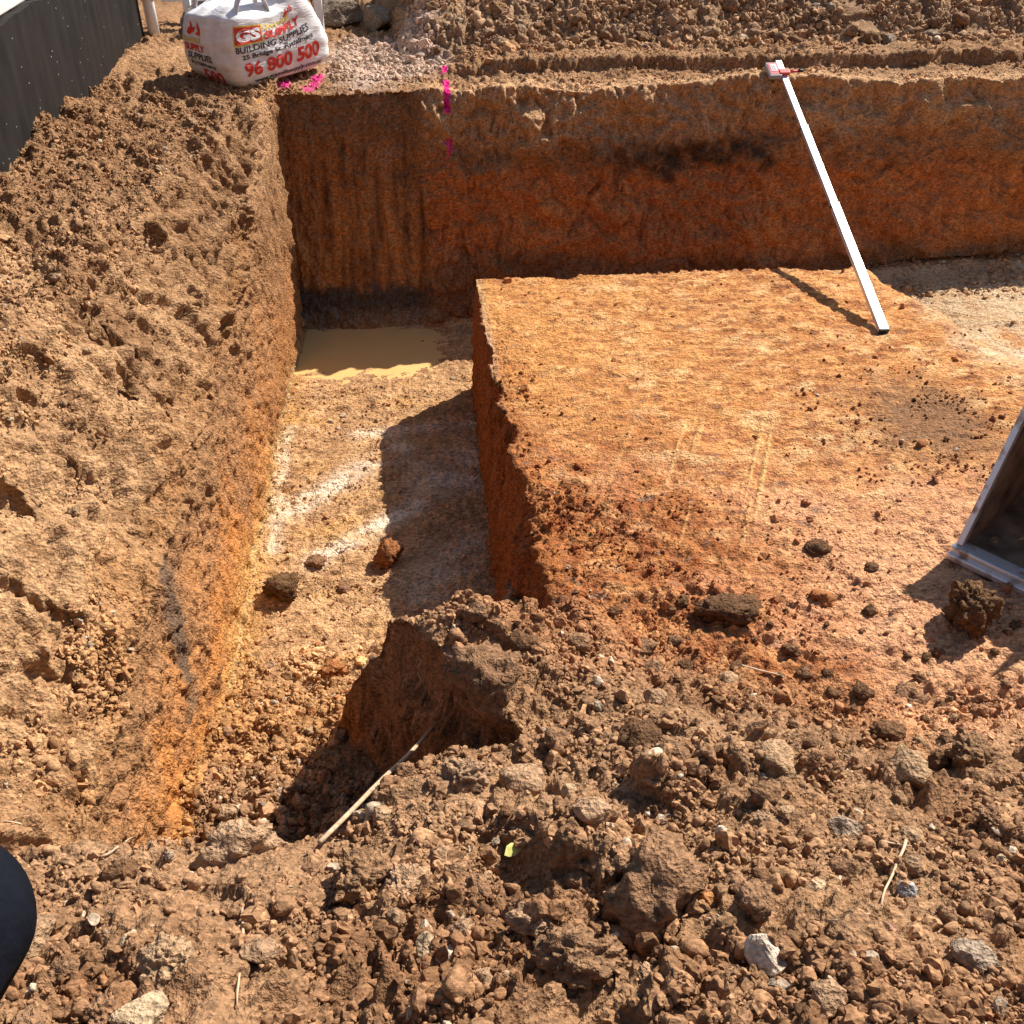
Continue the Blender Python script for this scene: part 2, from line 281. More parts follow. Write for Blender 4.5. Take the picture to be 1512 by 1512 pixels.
# ------------------------------------------------------------------ materials
def new_mat(name):
    m = bpy.data.materials.new(name); m.use_nodes = True; return m, m.node_tree.nodes, m.node_tree.links, m.node_tree.nodes['Principled BSDF']
def soil_mat(name, source, coord='Position', scale=1.0, bstr=.8, bdist=.016):
    m, n, l, b = new_mat(name)
    if source == 'attr': a = n.new('ShaderNodeAttribute'); a.attribute_name = 'Col'; co = a.outputs['Color']
    elif source == 'inst': a = n.new('ShaderNodeAttribute'); a.attribute_name = 'Col'; a.attribute_type = 'INSTANCER'; co = a.outputs['Color']
    else: a = n.new('ShaderNodeObjectInfo'); co = a.outputs['Color']
    if coord == 'Position': g_ = n.new('ShaderNodeNewGeometry'); pos = g_.outputs['Position']
    else: g_ = n.new('ShaderNodeTexCoord'); pos = g_.outputs['Object']
    n1 = n.new('ShaderNodeTexNoise'); n1.inputs['Scale'].default_value = 55*scale; n1.inputs['Detail'].default_value = 4; n1.inputs['Roughness'].default_value = .65
    n2 = n.new('ShaderNodeTexVoronoi'); n2.inputs['Scale'].default_value = 95*scale
    n3 = n.new('ShaderNodeTexNoise'); n3.inputs['Scale'].default_value = 260*scale; n3.inputs['Detail'].default_value = 2
    for q in (n1, n2, n3): l.new(pos, q.inputs['Vector'])
    mr = n.new('ShaderNodeMapRange'); mr.inputs[1].default_value = .25; mr.inputs[2].default_value = .75; mr.inputs[3].default_value = .62; mr.inputs[4].default_value = 1.32
    l.new(n1.outputs[0], mr.inputs[0])
    vm = n.new('ShaderNodeVectorMath'); vm.operation = 'SCALE'; l.new(co, vm.inputs[0]); l.new(mr.outputs[0], vm.inputs['Scale']); l.new(vm.outputs[0], b.inputs['Base Color'])
    mp = n.new('ShaderNodeMapping'); mp.inputs['Scale'].default_value = (38*scale, 95*scale, 80*scale); l.new(pos, mp.inputs[0]); n4 = n.new('ShaderNodeTexNoise'); n4.inputs['Scale'].default_value = 1; n4.inputs['Detail'].default_value = 3; l.new(mp.outputs[0], n4.inputs[0])
    mr2 = n.new('ShaderNodeMapRange'); mr2.inputs[1].default_value = .3; mr2.inputs[2].default_value = .62; mr2.inputs[3].default_value = .5; mr2.inputs[4].default_value = 1.12; l.new(n4.outputs[0], mr2.inputs[0])
    vm2 = n.new('ShaderNodeVectorMath'); vm2.operation = 'SCALE'; l.new(vm.outputs[0], vm2.inputs[0]); l.new(mr2.outputs[0], vm2.inputs['Scale']); l.new(vm2.outputs[0], b.inputs['Base Color'])
    b.inputs['Roughness'].default_value = .95; b.inputs['Specular IOR Level'].default_value = .12
    ad = n.new('ShaderNodeMath'); ad.operation = 'MULTIPLY_ADD'; ad.inputs[1].default_value = .55; l.new(n2.outputs['Distance'], ad.inputs[0]); l.new(n1.outputs[0], ad.inputs[2])
    ad2 = n.new('ShaderNodeMath'); ad2.operation = 'MULTIPLY_ADD'; ad2.inputs[1].default_value = .35; l.new(n3.outputs[0], ad2.inputs[0]); ad3 = n.new('ShaderNodeMath'); ad3.operation = 'MULTIPLY_ADD'; ad3.inputs[1].default_value = .6; l.new(n4.outputs[0], ad3.inputs[0]); l.new(ad.outputs[0], ad3.inputs[2]); l.new(ad3.outputs[0], ad2.inputs[2])
    bp = n.new('ShaderNodeBump'); bp.inputs['Strength'].default_value = bstr; bp.inputs['Distance'].default_value = bdist; l.new(ad2.outputs[0], bp.inputs['Height']); l.new(bp.outputs[0], b.inputs['Normal'])
    return m
M_ground = soil_mat('dug_soil', 'attr')
M_clod = soil_mat('clod_soil', 'obj', 'Position', 1.0, .9, .014)
M_crumb = soil_mat('crumb_soil', 'inst', 'Position', 1.6, .5, .004)

# ------------------------------------------------------------------ ground meshes, one per piece of the setting
FX = (GX[:-1, :-1]+GX[1:, 1:])/2; FY = (GY[:-1, :-1]+GY[1:, 1:])/2
idx = (np.arange(ny-1)[:, None]*nx+np.arange(nx-1)[None, :]).ravel()
quads = np.stack([idx, idx+1, idx+1+nx, idx+nx], 1); FX = FX.ravel(); FY = FY.ravel()
def region(name, mask):
    q = quads[mask]; used, inv = np.unique(q, return_inverse=True); q = inv.reshape(q.shape)
    me = bpy.data.meshes.new(name); me.vertices.add(len(used)); me.vertices.foreach_set('co', P[used].astype(F32).ravel())
    me.loops.add(len(q)*4); me.loops.foreach_set('vertex_index', q.astype(np.int32).ravel())
    me.polygons.add(len(q)); me.polygons.foreach_set('loop_start', np.arange(0, len(q)*4, 4, dtype=np.int32)); me.polygons.foreach_set('loop_total', np.full(len(q), 4, np.int32))
    me.polygons.foreach_set('use_smooth', np.ones(len(q), bool))
    ca = me.color_attributes.new('Col', 'FLOAT_COLOR', 'POINT'); ca.data.foreach_set('color', np.concatenate([C[used], np.ones((len(used), 1))], 1).astype(F32).ravel())
    me.update(); me.materials.append(M_ground)
    o = bpy.data.objects.new(name, me); col.objects.link(o); o['kind'] = 'structure'; return o
r_heap = (FY < 2.72) & (FX > -1.02) & (FX < 3.2) & (FY > .3) & ~((FX < -.36) & (FY > 2.05))
r_mound = (FY > 8.1) & (FX > -.2) & (FX < 8) & (FY < 12)
r_wall = (((FX > -1.06) & (FX < -.955) & (FY < 7.0) & (FY > 1.4)) | ((FX > .243) & (FX < .31) & (FY < 5.95)) | ((FY > 6.87) & (FY < 7.3) & (FX > -1.06) & (FX < 6))) & ~r_heap
r_plat = (FX >= .31) & (FX < 6) & (FY < 5.95) & (FY > .3) & ~r_heap & ~r_wall
r_floor = (FX > -.955) & (FX < 6) & (FY <= 6.87) & (FY > .3) & ~r_heap & ~r_wall & ~r_plat
region('spoil_heap', r_heap); region('spoil_mound', r_mound); region('trench_wall', r_wall); region('clay_platform', r_plat); region('trench_floor', r_floor)
region('ground', ~(r_heap | r_mound | r_wall | r_plat | r_floor))
print('terrain', nx, ny, len(quads)*2)

# ------------------------------------------------------------------ helpers for things
def tag(o, label=None, cat=None, group=None, kind=None):
    for kk, v in (('label', label), ('category', cat), ('group', group), ('kind', kind)):
        if v: o[kk] = v
    return o
def empty(name, loc=(0, 0, 0)):
    o = bpy.data.objects.new(name, None); o.location = loc; o.empty_display_size = .1; col.objects.link(o); return o
def obj(name, me, mat=None, parent=None):
    o = bpy.data.objects.new(name, me); col.objects.link(o)
    if mat and not me.materials: me.materials.append(mat)
    if parent: o.parent = parent; o.matrix_parent_inverse = Matrix.Translation(-Vector(parent.location))
    return o
def mesh(name, v, f, smooth=False):
    me = bpy.data.meshes.new(name); me.from_pydata([tuple(map(float, q)) for q in v], [], [tuple(map(int, q)) for q in f]); me.update()
    if smooth: me.polygons.foreach_set('use_smooth', np.ones(len(me.polygons), bool))
    return me
def box_vf(c, e1, e2, e3):
    """a box from centre and three half-edge vectors"""
    c, e1, e2, e3 = map(Vector, (c, e1, e2, e3)); v = [c+a*e1+b*e2+d*e3 for d in (-1, 1) for b in (-1, 1) for a in (-1, 1)]
    return v, [(0, 2, 3, 1), (4, 5, 7, 6), (0, 1, 5, 4), (2, 6, 7, 3), (0, 4, 6, 2), (1, 3, 7, 5)]
def bevel(me, w, seg=2):
    bm = bmesh.new(); bm.from_mesh(me); bmesh.ops.recalc_face_normals(bm, faces=bm.faces[:])
    bmesh.ops.bevel(bm, geom=bm.edges[:], offset=w, segments=seg, affect='EDGES', profile=.6); bm.to_mesh(me); bm.free(); return me
def box(name, c, e1, e2, e3, mat, parent=None, bw=0):
    v, f = box_vf(c, e1, e2, e3); me = mesh(name, v, f)
    if bw: bevel(me, bw)
    return obj(name, me, mat, parent)
def tube(name, pts, rad, mat, parent=None, n=8, caps=True):
    pts = [Vector(p) for p in pts]; rad = rad if isinstance(rad, (list, tuple)) else [rad]*len(pts); v = []; f = []
    up = Vector((0, 0, 1))
    for i, p in enumerate(pts):
        d = (pts[min(i+1, len(pts)-1)]-pts[max(i-1, 0)]).normalized()
        a = d.cross(up if abs(d.z) < .95 else Vector((1, 0, 0))).normalized(); b = d.cross(a)
        v += [p+(a*math.cos(2*math.pi*k/n)+b*math.sin(2*math.pi*k/n))*rad[i] for k in range(n)]
    for i in range(len(pts)-1):
        for k in range(n): f.append((i*n+k, i*n+(k+1) % n, (i+1)*n+(k+1) % n, (i+1)*n+k))
    if caps: f += [tuple(range(n))[::-1], tuple(range((len(pts)-1)*n, len(pts)*n))]
    return obj(name, mesh(name, v, f, True), mat, parent)
def plain(name, colr, rough=.6, metal=0, spec=.4, noise=.12, scale=40, bump=0):
    m, n, l, b = new_mat(name)
    tc = n.new('ShaderNodeTexCoord'); t = n.new('ShaderNodeTexNoise'); t.inputs['Scale'].default_value = scale; t.inputs['Detail'].default_value = 6; l.new(tc.outputs['Object'], t.inputs['Vector'])
    mr = n.new('ShaderNodeMapRange'); mr.inputs[1].default_value = .3; mr.inputs[2].default_value = .7; mr.inputs[3].default_value = 1-noise; mr.inputs[4].default_value = 1+noise; l.new(t.outputs[0], mr.inputs[0])
    vm = n.new('ShaderNodeVectorMath'); vm.operation = 'SCALE'; vm.inputs[0].default_value = colr; l.new(mr.outputs[0], vm.inputs['Scale']); l.new(vm.outputs[0], b.inputs['Base Color'])
    b.inputs['Roughness'].default_value = rough; b.inputs['Metallic'].default_value = metal; b.inputs['Specular IOR Level'].default_value = spec
    if bump:
        bp = n.new('ShaderNodeBump'); bp.inputs['Strength'].default_value = .5; bp.inputs['Distance'].default_value = bump; l.new(t.outputs[0], bp.inputs['Height']); l.new(bp.outputs[0], b.inputs['Normal'])
    return m

# ------------------------------------------------------------------ clods and stones
def rock_mesh(name, seed, sub, kind, mat):
    r = np.random.default_rng(seed); bm = bmesh.new(); bmesh.ops.create_icosphere(bm, subdivisions=sub, radius=1)
    v = np.array([q.co[:] for q in bm.verts]); f = [[q.index for q in t.verts] for t in bm.faces]; bm.free()
    o = r.uniform(0, 50, 3)
    ncut = {'clod': 8, 'stone': 9, 'slab': 8, 'crumb': 11}[kind]
    for _ in range(ncut):
        n = r.normal(size=3); n /= np.linalg.norm(n); dd = r.uniform(.5, .85) if kind != 'clod' else r.uniform(.55, .95)
        e = v@n-dd; v = v-np.outer(np.maximum(e, 0)*(.8 if kind == 'clod' else .96), n)
    am = {'clod': (.28, .20, .12, .05), 'stone': (.10, .035, .015, .008), 'slab': (.10, .04, .015, .008), 'crumb': (.32, .22, .05, 0)}[kind]
    n0 = v/np.maximum(np.linalg.norm(v, axis=1, keepdims=True), 1e-6)
    d = am[0]*perlin(v+o, 1.4, 1)+am[1]*billow(v+o, 2.9, 2)
    if sub > 2: d = d+am[2]*billow(v+o, 6.0, 3)+am[3]*perlin(v+o, 13, 4)+(am[3]*.5*billow(v+o, 24, 5) if sub > 4 else 0)
    v = v+n0*d[:, None]
    v /= np.abs(v).max(0)
    me = mesh(name, v, f, kind == 'clod' or (kind == 'crumb' and seed % 3 == 0)); me.materials.append(mat); return me
CL = [rock_mesh('soil_clod', 100+i, 5 if i < 6 else 4, 'clod', M_clod) for i in range(12)]
CS = [rock_mesh('soil_clod', 150+i, 3, 'clod', M_clod) for i in range(14)]
ST = [rock_mesh('stone', 200+i, 3, 'stone', M_clod) for i in range(8)]
rnd = random.Random(5)
BRN, DRK, SND, RED, GRY, PAL, WHT = (.27, .148, .077), (.17, .087, .042), (.39, .24, .135), (.38, .15, .055), (.36, .265, .185), (.50, .35, .21), (.60, .49, .37)
def vary(c, a=.14):
    q = 1+rnd.uniform(-a, a); return tuple(max(.01, min(.9, v*q*(1+rnd.uniform(-.015, .015)))) for v in c)
def place_rock(me, p, dims, colr, name, label, cat, group=None, sink=.3, rz=None, tilt=.35, up=0):
    o = bpy.data.objects.new(name, me); col.objects.link(o); o.scale = [d/2 for d in dims]
    o.rotation_euler = (rnd.uniform(-tilt, tilt), rnd.uniform(-tilt, tilt), rnd.uniform(0, 6.28) if rz is None else rz)
    o.location = Vector(p)+Vector((0, 0, dims[2]*(.5-sink)+up)); o.color = (*vary(colr), 1); tag(o, label, cat, group); return o
hero = [  # pixel, width, height in pixels, colour, meshes, name, label, depth factor
 (968, 1330, 150, 250, BRN, CL, 'soil_clod', 'largest upright lump of brown earth on the spoil heap above a deep shaded hollow', .75),
 (850, 1425, 135, 125, BRN, CL, 'soil_clod', 'crumbly block of brown earth just below the deep shaded hollow in the heap', .8),
 (530, 1305, 105, 110, BRN, CL, 'soil_clod', 'tall rounded clod just below the lower end of the pale stick', .8),
 (352, 1262, 125, 105, SND, CL, 'soil_clod', 'pale pointed slab of dusty earth on the crest of the spoil heap', .7),
 (255, 1428, 95, 85, SND, CL, 'soil_clod', 'broad flat topped sandy clod among pebbles near the dark knee', .9),
 (1075, 905, 98, 55, DRK, CL, 'soil_clod', 'oblong dark brown clod lying on reddish clay at the platform front', .6),
 (1422, 925, 86, 92, DRK, CL, 'soil_clod', 'knobbly dark clod standing alone on the clay near the digger bucket', .9),
 (575, 832, 44, 46, RED, CL, 'soil_clod', 'round reddish clod on the trench floor at the edge of the shadow', .9),
 (420, 880, 58, 44, DRK, CL, 'soil_clod', 'broad dark clod on the trench floor close to the left clay wall', .9),
 (466, 832, 32, 20, BRN, CS, 'soil_clod', 'small flat clod on the trench floor between two bigger clods', .9),
 (508, 872, 22, 18, BRN, CS, 'soil_clod', 'tiny round clod on bare ochre clay of the trench floor', .9),
 (492, 992, 42, 34, RED, CL, 'soil_clod', 'reddish clod on the rubble near the mouth of the trench', .9),
 (685, 1150, 78, 62, SND, CL, 'soil_clod', 'smooth sandy clod just above the upper end of the pale stick', .8),
 (715, 1050, 120, 150, BRN, CL, 'soil_clod', 'big rough block of earth leaning on the slumped loaf of soil', .8),
 (870, 1200, 56, 40, SND, ST, 'soil_clod', 'flat sandy slab lying above the tall upright lump', .8),
 (1113, 1335, 58, 72, BRN, CL, 'soil_clod', 'brown squarish block right above a pale broken brick', .8),
 (1130, 1412, 52, 68, WHT, ST, 'stone', 'pale broken piece of brick lying under a brown block of earth', .6),
 (1250, 1228, 54, 34, GRY, ST, 'stone', 'grey angular stone on the right part of the heap above a thin root', .6),
 (1438, 1415, 64, 46, GRY, ST, 'stone', 'largest smooth grey stone low on the right slope of the heap', .7),
 (1150, 1462, 38, 32, GRY, ST, 'stone', 'grey three sided stone just below the pale broken brick', .7),
 (1340, 1318, 24, 28, (.40, .36, .33), ST, 'stone', 'small upright bluish grey chip beside a thin winding root', .6),
 (1310, 1380, 26, 28, (.30, .16, .10), ST, 'stone', 'small reddish brown chip below a thin winding root', .6),
 (662, 1412, 38, 27, WHT, ST, 'stone', 'whitest stone of the pebble cluster in the heap', .8),
 (631, 1398, 32, 37, PAL, ST, 'stone', 'pale cream stone next to the whitest stone in the heap', .8),
 (684, 1376, 36, 32, SND, ST, 'stone', 'tan rounded stone above the whitest stone in the heap', .8),
 (661, 1386, 17, 22, (.33, .20, .10), ST, 'stone', 'little orange tan pebble between three larger pale stones', .8),
 (694, 1404, 22, 28, SND, ST, 'stone', 'upright tan pebble right beside the whitest stone', .8),
 (190, 1395, 24, 46, PAL, ST, 'stone', 'narrow yellowish sliver of stone standing among dusty clods', .4),
 (207, 1500, 76, 42, PAL, ST, 'stone', 'flat pale sandstone slab at the foot of the heap near the dark knee', .8),
 (100, 1440, 66, 56, BRN, CL, 'soil_clod', 'dusty clod right beside the dark knee', .8),
 (160, 1500, 62, 60, BRN, CL, 'soil_clod', 'crumbly clod next to the flat pale sandstone slab', .8),
 (1430, 1120, 88, 84, BRN, CL, 'soil_clod', 'large block with a smooth sandy face on the upper right of the heap', .8),
 (1310, 1085, 48, 46, DRK, CL, 'soil_clod', 'dark rounded clod lying left of the block with a smooth sandy face', .8),
 (1388, 1125, 42, 36, DRK, CL, 'soil_clod', 'dark clod pressed against the block with a smooth sandy face', .8),
 (1460, 1212, 46, 46, BRN, CL, 'soil_clod', 'ball shaped clod on the smooth sandy flank of the heap', .9),
 (1205, 1315, 32, 26, PAL, ST, 'stone', 'cream stone lying right of the brown squarish block', .8),
 (1068, 1234, 20, 28, WHT, ST, 'stone', 'small upright white stone beside the tall lump of earth', .8),
 (1160, 1200, 24, 20, SND, ST, 'stone', 'small cubic tan stone high on the spoil heap', .8),
 (1128, 1216, 40, 30, SND, CL, 'soil_clod', 'pale clod below the small cubic tan stone', .8),
 (1046, 1330, 28, 22, (.42, .19, .07), ST, 'stone', 'orange chip of brick in the shadow of a brown block', .6),
 (1265, 1395, 84, 60, BRN, CL, 'soil_clod', 'crumbly brown clod below the lower end of the winding root', .9),
 (598, 1312, 84, 62, SND, CL, 'soil_clod', 'wide sandy clod beside the tall rounded clod', .8),
 (706, 1318, 34, 56, BRN, CL, 'soil_clod', 'narrow upright clod below the yellow leaf', .8),
 (672, 1296, 42, 30, BRN, CL, 'soil_clod', 'small clod left of the yellow leaf', .8),
 (785, 1362, 72, 52, SND, CL, 'soil_clod', 'sandy clod with a flat lit top above the crumbly block', .8),
 (1205, 812, 38, 26, DRK, CS, 'soil_clod', 'dark flattened crumb on the clay platform at the end of scrape marks', .8),
 (1285, 840, 24, 18, DRK, CS, 'soil_clod', 'single dark crumb alone on pinkish clay of the platform', .8),
 (1215, 886, 40, 30, RED, CS, 'soil_clod', 'red clay chunk right of the oblong dark clod', .8),
 (1170, 962, 30, 24, DRK, CS, 'soil_clod', 'dark clod below the red clay chunk', .8),
]
REF = {'largest upright': 'the largest upright lump', 'crumbly block of': 'the block below the deep hollow', 'tall rounded clod': 'the clod under the pale stick', 'pale pointed slab': 'the pale pointed slab', 'broad flat topped': 'the broad flat topped clod', 'oblong dark': 'the oblong dark clod', 'knobbly dark': 'the knobbly clod by the bucket',
       'smooth sandy clod': 'the upper end of the stick', 'big rough block': 'the block leaning on the slumped loaf', 'pale broken': 'the pale broken brick', 'grey angular': 'the grey angular stone', 'largest smooth': 'the largest grey stone', 'whitest': 'the whitest stone', 'flat pale sand': 'the flat sandstone slab', 'large block with': 'the block with a smooth sandy face',
       'ball shaped': 'the ball shaped clod', 'narrow upright': 'the yellow leaf', 'crumbly brown clod': 'the winding root', 'flat sandy slab': 'the flat sandy slab', 'dark flattened': 'the end of the scrape marks', 'red clay chunk': 'the red clay chunk', 'broad dark clod': 'the broad dark trench clod', 'reddish clod on': 'the reddish rubble clod', 'round reddish': 'the round reddish trench clod'}
refs = []
taken = []
for (px, py, w_, h_, cc, ms, nm, lb, df) in hero:
    p, t = at(px, py); s_ = t/1516; wm, hm = w_*s_, h_*s_
    dims = (wm*1.12, max(wm*df, hm*.8)+.015, min(hm*.82, wm*1.15))
    stand = lb.startswith(('knobbly', 'round reddish', 'broad dark', 'big rough'))
    if stand: dims = (wm*1.1, wm*.95, hm*1.05)
    place_rock(rnd.choice(ms), p, dims, cc, nm, lb, 'stone' if nm == 'stone' else 'clod', None, sink=.14 if stand else .36, rz=rnd.uniform(-.4, .4), tilt=.2)
    taken.append((p.x, p.y, wm*.7))
    for kk, v in REF.items():
        if lb.startswith(kk): refs.append((p.x, p.y, v))
def free(x, y, r):
    for (a, b, c_) in taken:
        if (a-x)**2+(b-y)**2 < (c_*.8+r)**2: return False
    return True
# look-alike clods told apart only by where they lie
sets = [  # n, region sampler, size range, colours, label, group
 (120, lambda: (rnd.uniform(-1.0, 1.75), rnd.uniform(.85, 2.5)), (.035, .15), [BRN, BRN, SND, DRK], 'clod of brown earth in the loose spoil heap', 'clods in the spoil heap'),
 (24, lambda: (rnd.uniform(-1.0, 1.75), rnd.uniform(.85, 2.4)), (.022, .045), [GRY, PAL, SND, SND], 'small pale stone in the loose spoil heap', 'pale stones in the spoil heap'),
 (64, lambda: (rnd.uniform(.1, 4.2), 8.02+abs(rnd.gauss(0, .22))), (.06, .17), [BRN, SND, GRY, BRN], 'clod at the foot of the long mound behind the back wall', 'clods on the mound behind the wall'),
 (30, lambda: (rnd.uniform(-.9, -.3), rnd.uniform(2.2, 3.6)), (.03, .075), [BRN, RED, SND], 'clod in the rubble at the mouth of the trench', 'clods at the trench mouth'),
 (34, lambda: (lambda q: (.4+1.65*q, rnd.uniform(2.5, 3.0)-.35*q))(rnd.random()), (.03, .075), [DRK, DRK, BRN], 'clod scattered over the clay at the front of the platform', 'clods on the platform front'),
 (26, lambda: (rnd.uniform(-2.0, -1.25), rnd.uniform(1.9, 7.0)), (.035, .075), [BRN, SND, SND], 'clod lying on the bank left of the trench', 'clods on the left bank'),
]
for (n_, smp, (a_, b_), cols, lb, gp) in sets:
    k_ = 0; tries = 0
    while k_ < n_ and tries < 6000:
        tries += 1; x_, y_ = smp(); q = rnd.random()**1.7; s_ = a_+(b_-a_)*q
        zz, cc, nn = sample(x_, y_)
        if nn[0, 2] < .55 or not free(x_, y_, s_*.5): continue
        stone = 'stone' in lb
        ci = rnd.choice(cols); tone = {BRN: 'brown', SND: 'sandy', DRK: 'dark brown', RED: 'reddish', GRY: 'grey', PAL: 'cream', WHT: 'whitish'}[ci]
        big = 'large' if s_ > a_+.55*(b_-a_) else ('medium' if s_ > a_+.2*(b_-a_) else 'small'); nr_ = min(refs, key=lambda r: (r[0]-x_)**2+(r[1]-y_)**2)
        dst = math.hypot(nr_[0]-x_, nr_[1]-y_); where = ('close to ' if dst < .16 else 'a little away from ')+nr_[2] if dst < .55 and 'bank' not in lb and 'mound' not in lb else lb.split(' ', 1)[1] if False else None
        kind_ = 'stone' if stone else 'clod'; place_ = {'clods in the spoil heap': 'on the spoil heap', 'pale stones in the spoil heap': 'on the spoil heap', 'clods on the mound behind the wall': 'at the foot of the mound behind the back wall', 'clods at the trench mouth': 'in the trench mouth rubble', 'clods on the platform front': 'on the platform front', 'clods on the left bank': 'on the bank between the trench and black wall'}[gp]
        if gp.startswith('clods on the mound'): place_ += (', left of the pink paint line' if False else (', straight behind the laser receiver' if 1.9 < x_ < 2.9 else (', behind the pink paint line' if x_ < .5 else (', between paint line and laser receiver' if x_ < 1.9 else ', beyond the laser receiver'))))
        lb2 = f'{big} {tone} {kind_} {place_}'+(' '+where if where else '')
        lb2 = ' '.join(lb2.split()[:16])
        place_rock(rnd.choice(ST if stone else CS), (x_, y_, zz[0]), (s_*rnd.uniform(.9, 1.25), s_*rnd.uniform(.75, 1.1), s_*rnd.uniform(.55, .95)), ci,
                   'stone' if stone else 'soil_clod', lb2, 'stone' if stone else 'clod', gp, sink=.40)
        taken.append((x_, y_, s_*.5)); k_ += 1

# loose crumbs nobody could count: points carrying one crumb each
src = bpy.data.collections.new('crumb_shapes')
for i in range(14):
    src.objects.link(bpy.data.objects.new('crumb', rock_mesh('crumb', 300+i, 2, 'crumb' if i < 10 else 'stone', M_crumb)))
def crumb_group():
    ng = bpy.data.node_groups.new('crumbs', 'GeometryNodeTree'); ng.interface.new_socket('Geometry', in_out='INPUT', socket_type='NodeSocketGeometry'); ng.interface.new_socket('Geometry', in_out='OUTPUT', socket_type='NodeSocketGeometry')
    n, l = ng.nodes, ng.links; gi = n.new('NodeGroupInput'); go = n.new('NodeGroupOutput'); ip = n.new('GeometryNodeInstanceOnPoints'); ci = n.new('GeometryNodeCollectionInfo')
    ci.inputs[0].default_value = src; ci.inputs['Separate Children'].default_value = True; ci.inputs['Reset Children'].default_value = True
    def na(name, t): a = n.new('GeometryNodeInputNamedAttribute'); a.data_type = t; a.inputs['Name'].default_value = name; return a.outputs['Attribute']
    l.new(gi.outputs[0], ip.inputs['Points']); l.new(ci.outputs[0], ip.inputs['Instance']); ip.inputs['Pick Instance'].default_value = True
    l.new(na('pick', 'INT'), ip.inputs['Instance Index']); l.new(na('size', 'FLOAT_VECTOR'), ip.inputs['Scale'])
    er = n.new('FunctionNodeEulerToRotation'); l.new(na('turn', 'FLOAT_VECTOR'), er.inputs[0]); l.new(er.outputs[0], ip.inputs['Rotation'])
    l.new(ip.outputs[0], go.inputs[0]); return ng
NG = crumb_group()
HB = lambda x, y, z: ss(.05, -.30, y-(2.85-.55*ss(.5, 1.5, x)))
def crumbs(name, label, n_, xr, yr, size, sig, dens=None, tint=(1, 1, 1), pale=.04, seed=0, minnz=.45, cap=.05):
    r = np.random.default_rng(900+seed); m_ = n_*4
    x_ = r.uniform(*xr, m_); y_ = r.uniform(*yr, m_); zz, cc, nn = sample(x_, y_)
    wgt = np.ones(m_) if dens is None else dens(x_, y_, zz)
    pt = np.stack([x_, y_, zz], 1); wgt = wgt*(1-.72*DUST(pt)*(pt[:, 1] < 2.7)*(pt[:, 0] > -1))*np.clip(.46+1.3*perlin(pt, 3.5, 95)+.7*perlin(pt, 11, 96), .02, 1.5)*(nn[:, 2] > minnz)
    ok = np.where(r.random(m_) < wgt)[0][:n_]
    pt = pt[ok]; cc = cc[ok].copy(); n_ = len(ok)
    sz = np.minimum(size*np.exp(r.normal(0, sig, n_)), cap)
    cc *= 1.12*np.array(tint)*(1+r.normal(0, .17, (n_, 1))); pl_ = r.random(n_) < pale; cc[pl_] = np.array((.48, .36, .25))*r.uniform(.7, 1.25, (pl_.sum(), 1))
    pt[:, 2] += sz*.12
    me = bpy.data.meshes.new(name); me.vertices.add(n_); me.vertices.foreach_set('co', pt.astype(F32).ravel())
    def at_(nm, t, dat, key): a = me.attributes.new(nm, t, 'POINT'); a.data.foreach_set(key, dat.ravel())
    at_('pick', 'INT', r.integers(0, 14, n_).astype(np.int32), 'value'); at_('size', 'FLOAT_VECTOR', (sz[:, None]*.5*r.uniform(.55, 1.45, (n_, 3))).astype(F32), 'vector')
    at_('turn', 'FLOAT_VECTOR', r.uniform(0, 6.28, (n_, 3)).astype(F32), 'vector')
    at_('Col', 'FLOAT_COLOR', np.concatenate([np.clip(cc, .01, .85), np.ones((n_, 1))], 1).astype(F32), 'color')
    o = bpy.data.objects.new(name, me); col.objects.link(o); md = o.modifiers.new('crumbs', 'NODES'); md.node_group = NG
    return tag(o, label, 'soil' if 'gravel' not in name else 'gravel', None, 'stuff')
crumbs('loose_soil', 'loose crumbs of brown soil covering the near spoil heap', 52000, (-1.2, 2.1), (.72, 2.8), .0072, .62, HB, pale=.012, seed=1)
crumbs('loose_soil', 'coarse crumbs strewn over the near spoil heap', 5200, (-1.15, 2.1), (.72, 2.65), .020, .42, HB, pale=.03, seed=2)
crumbs('loose_soil', 'loose crumbs of soil on the bank beside the trench', 30000, (-2.15, -1.0), (1.6, 7.5), .0085, .5, lambda x, y, z: .12+.88*ss(-1.25, -1.6, x+.12*(y-3)*(y > 3)*-.5), pale=.02, seed=3)
crumbs('loose_soil', 'loose crumbs and lumps on the mound behind the back wall', 17000, (-.3, 4.8), (7.95, 9.2), .017, .6, pale=.02, seed=4, cap=.09)
crumbs('loose_soil', 'crumbs on the ledge along the top of the back wall', 6000, (-1.6, 4.8), (7.25, 8.05), .010, .55, pale=.03, seed=5)
crumbs('loose_soil', 'rubble of crumbled soil at the near end of the trench floor', 11000, (-.96, .2), (1.9, 3.75), .011, .55, lambda x, y, z: ss(3.75, 3.0, y), pale=.04, seed=6)
crumbs('loose_soil', 'sparse crumbs on the far trench floor', 3000, (-.95, .24), (3.5, 6.1), .008, .5, tint=(.85, .8, .8), pale=.15, seed=7)
crumbs('loose_soil', 'crumbs of soil and clay on the platform', 12000, (.28, 3.0), (2.5, 5.85), .0075, .6, lambda x, y, z: .03+.95*ss(3.55, 2.75, y+.45*ss(1.6, .4, x)*-1)*(1-.72*ss(.9, 1.5, x))+.5*ss(.6, .3, x)*ss(5.2, 4.4, y)+.6*np.exp(-((x-2.35)/.4)**2-((y-4.0)/.45)**2), tint=(.62, .54, .52), pale=.02, seed=8)
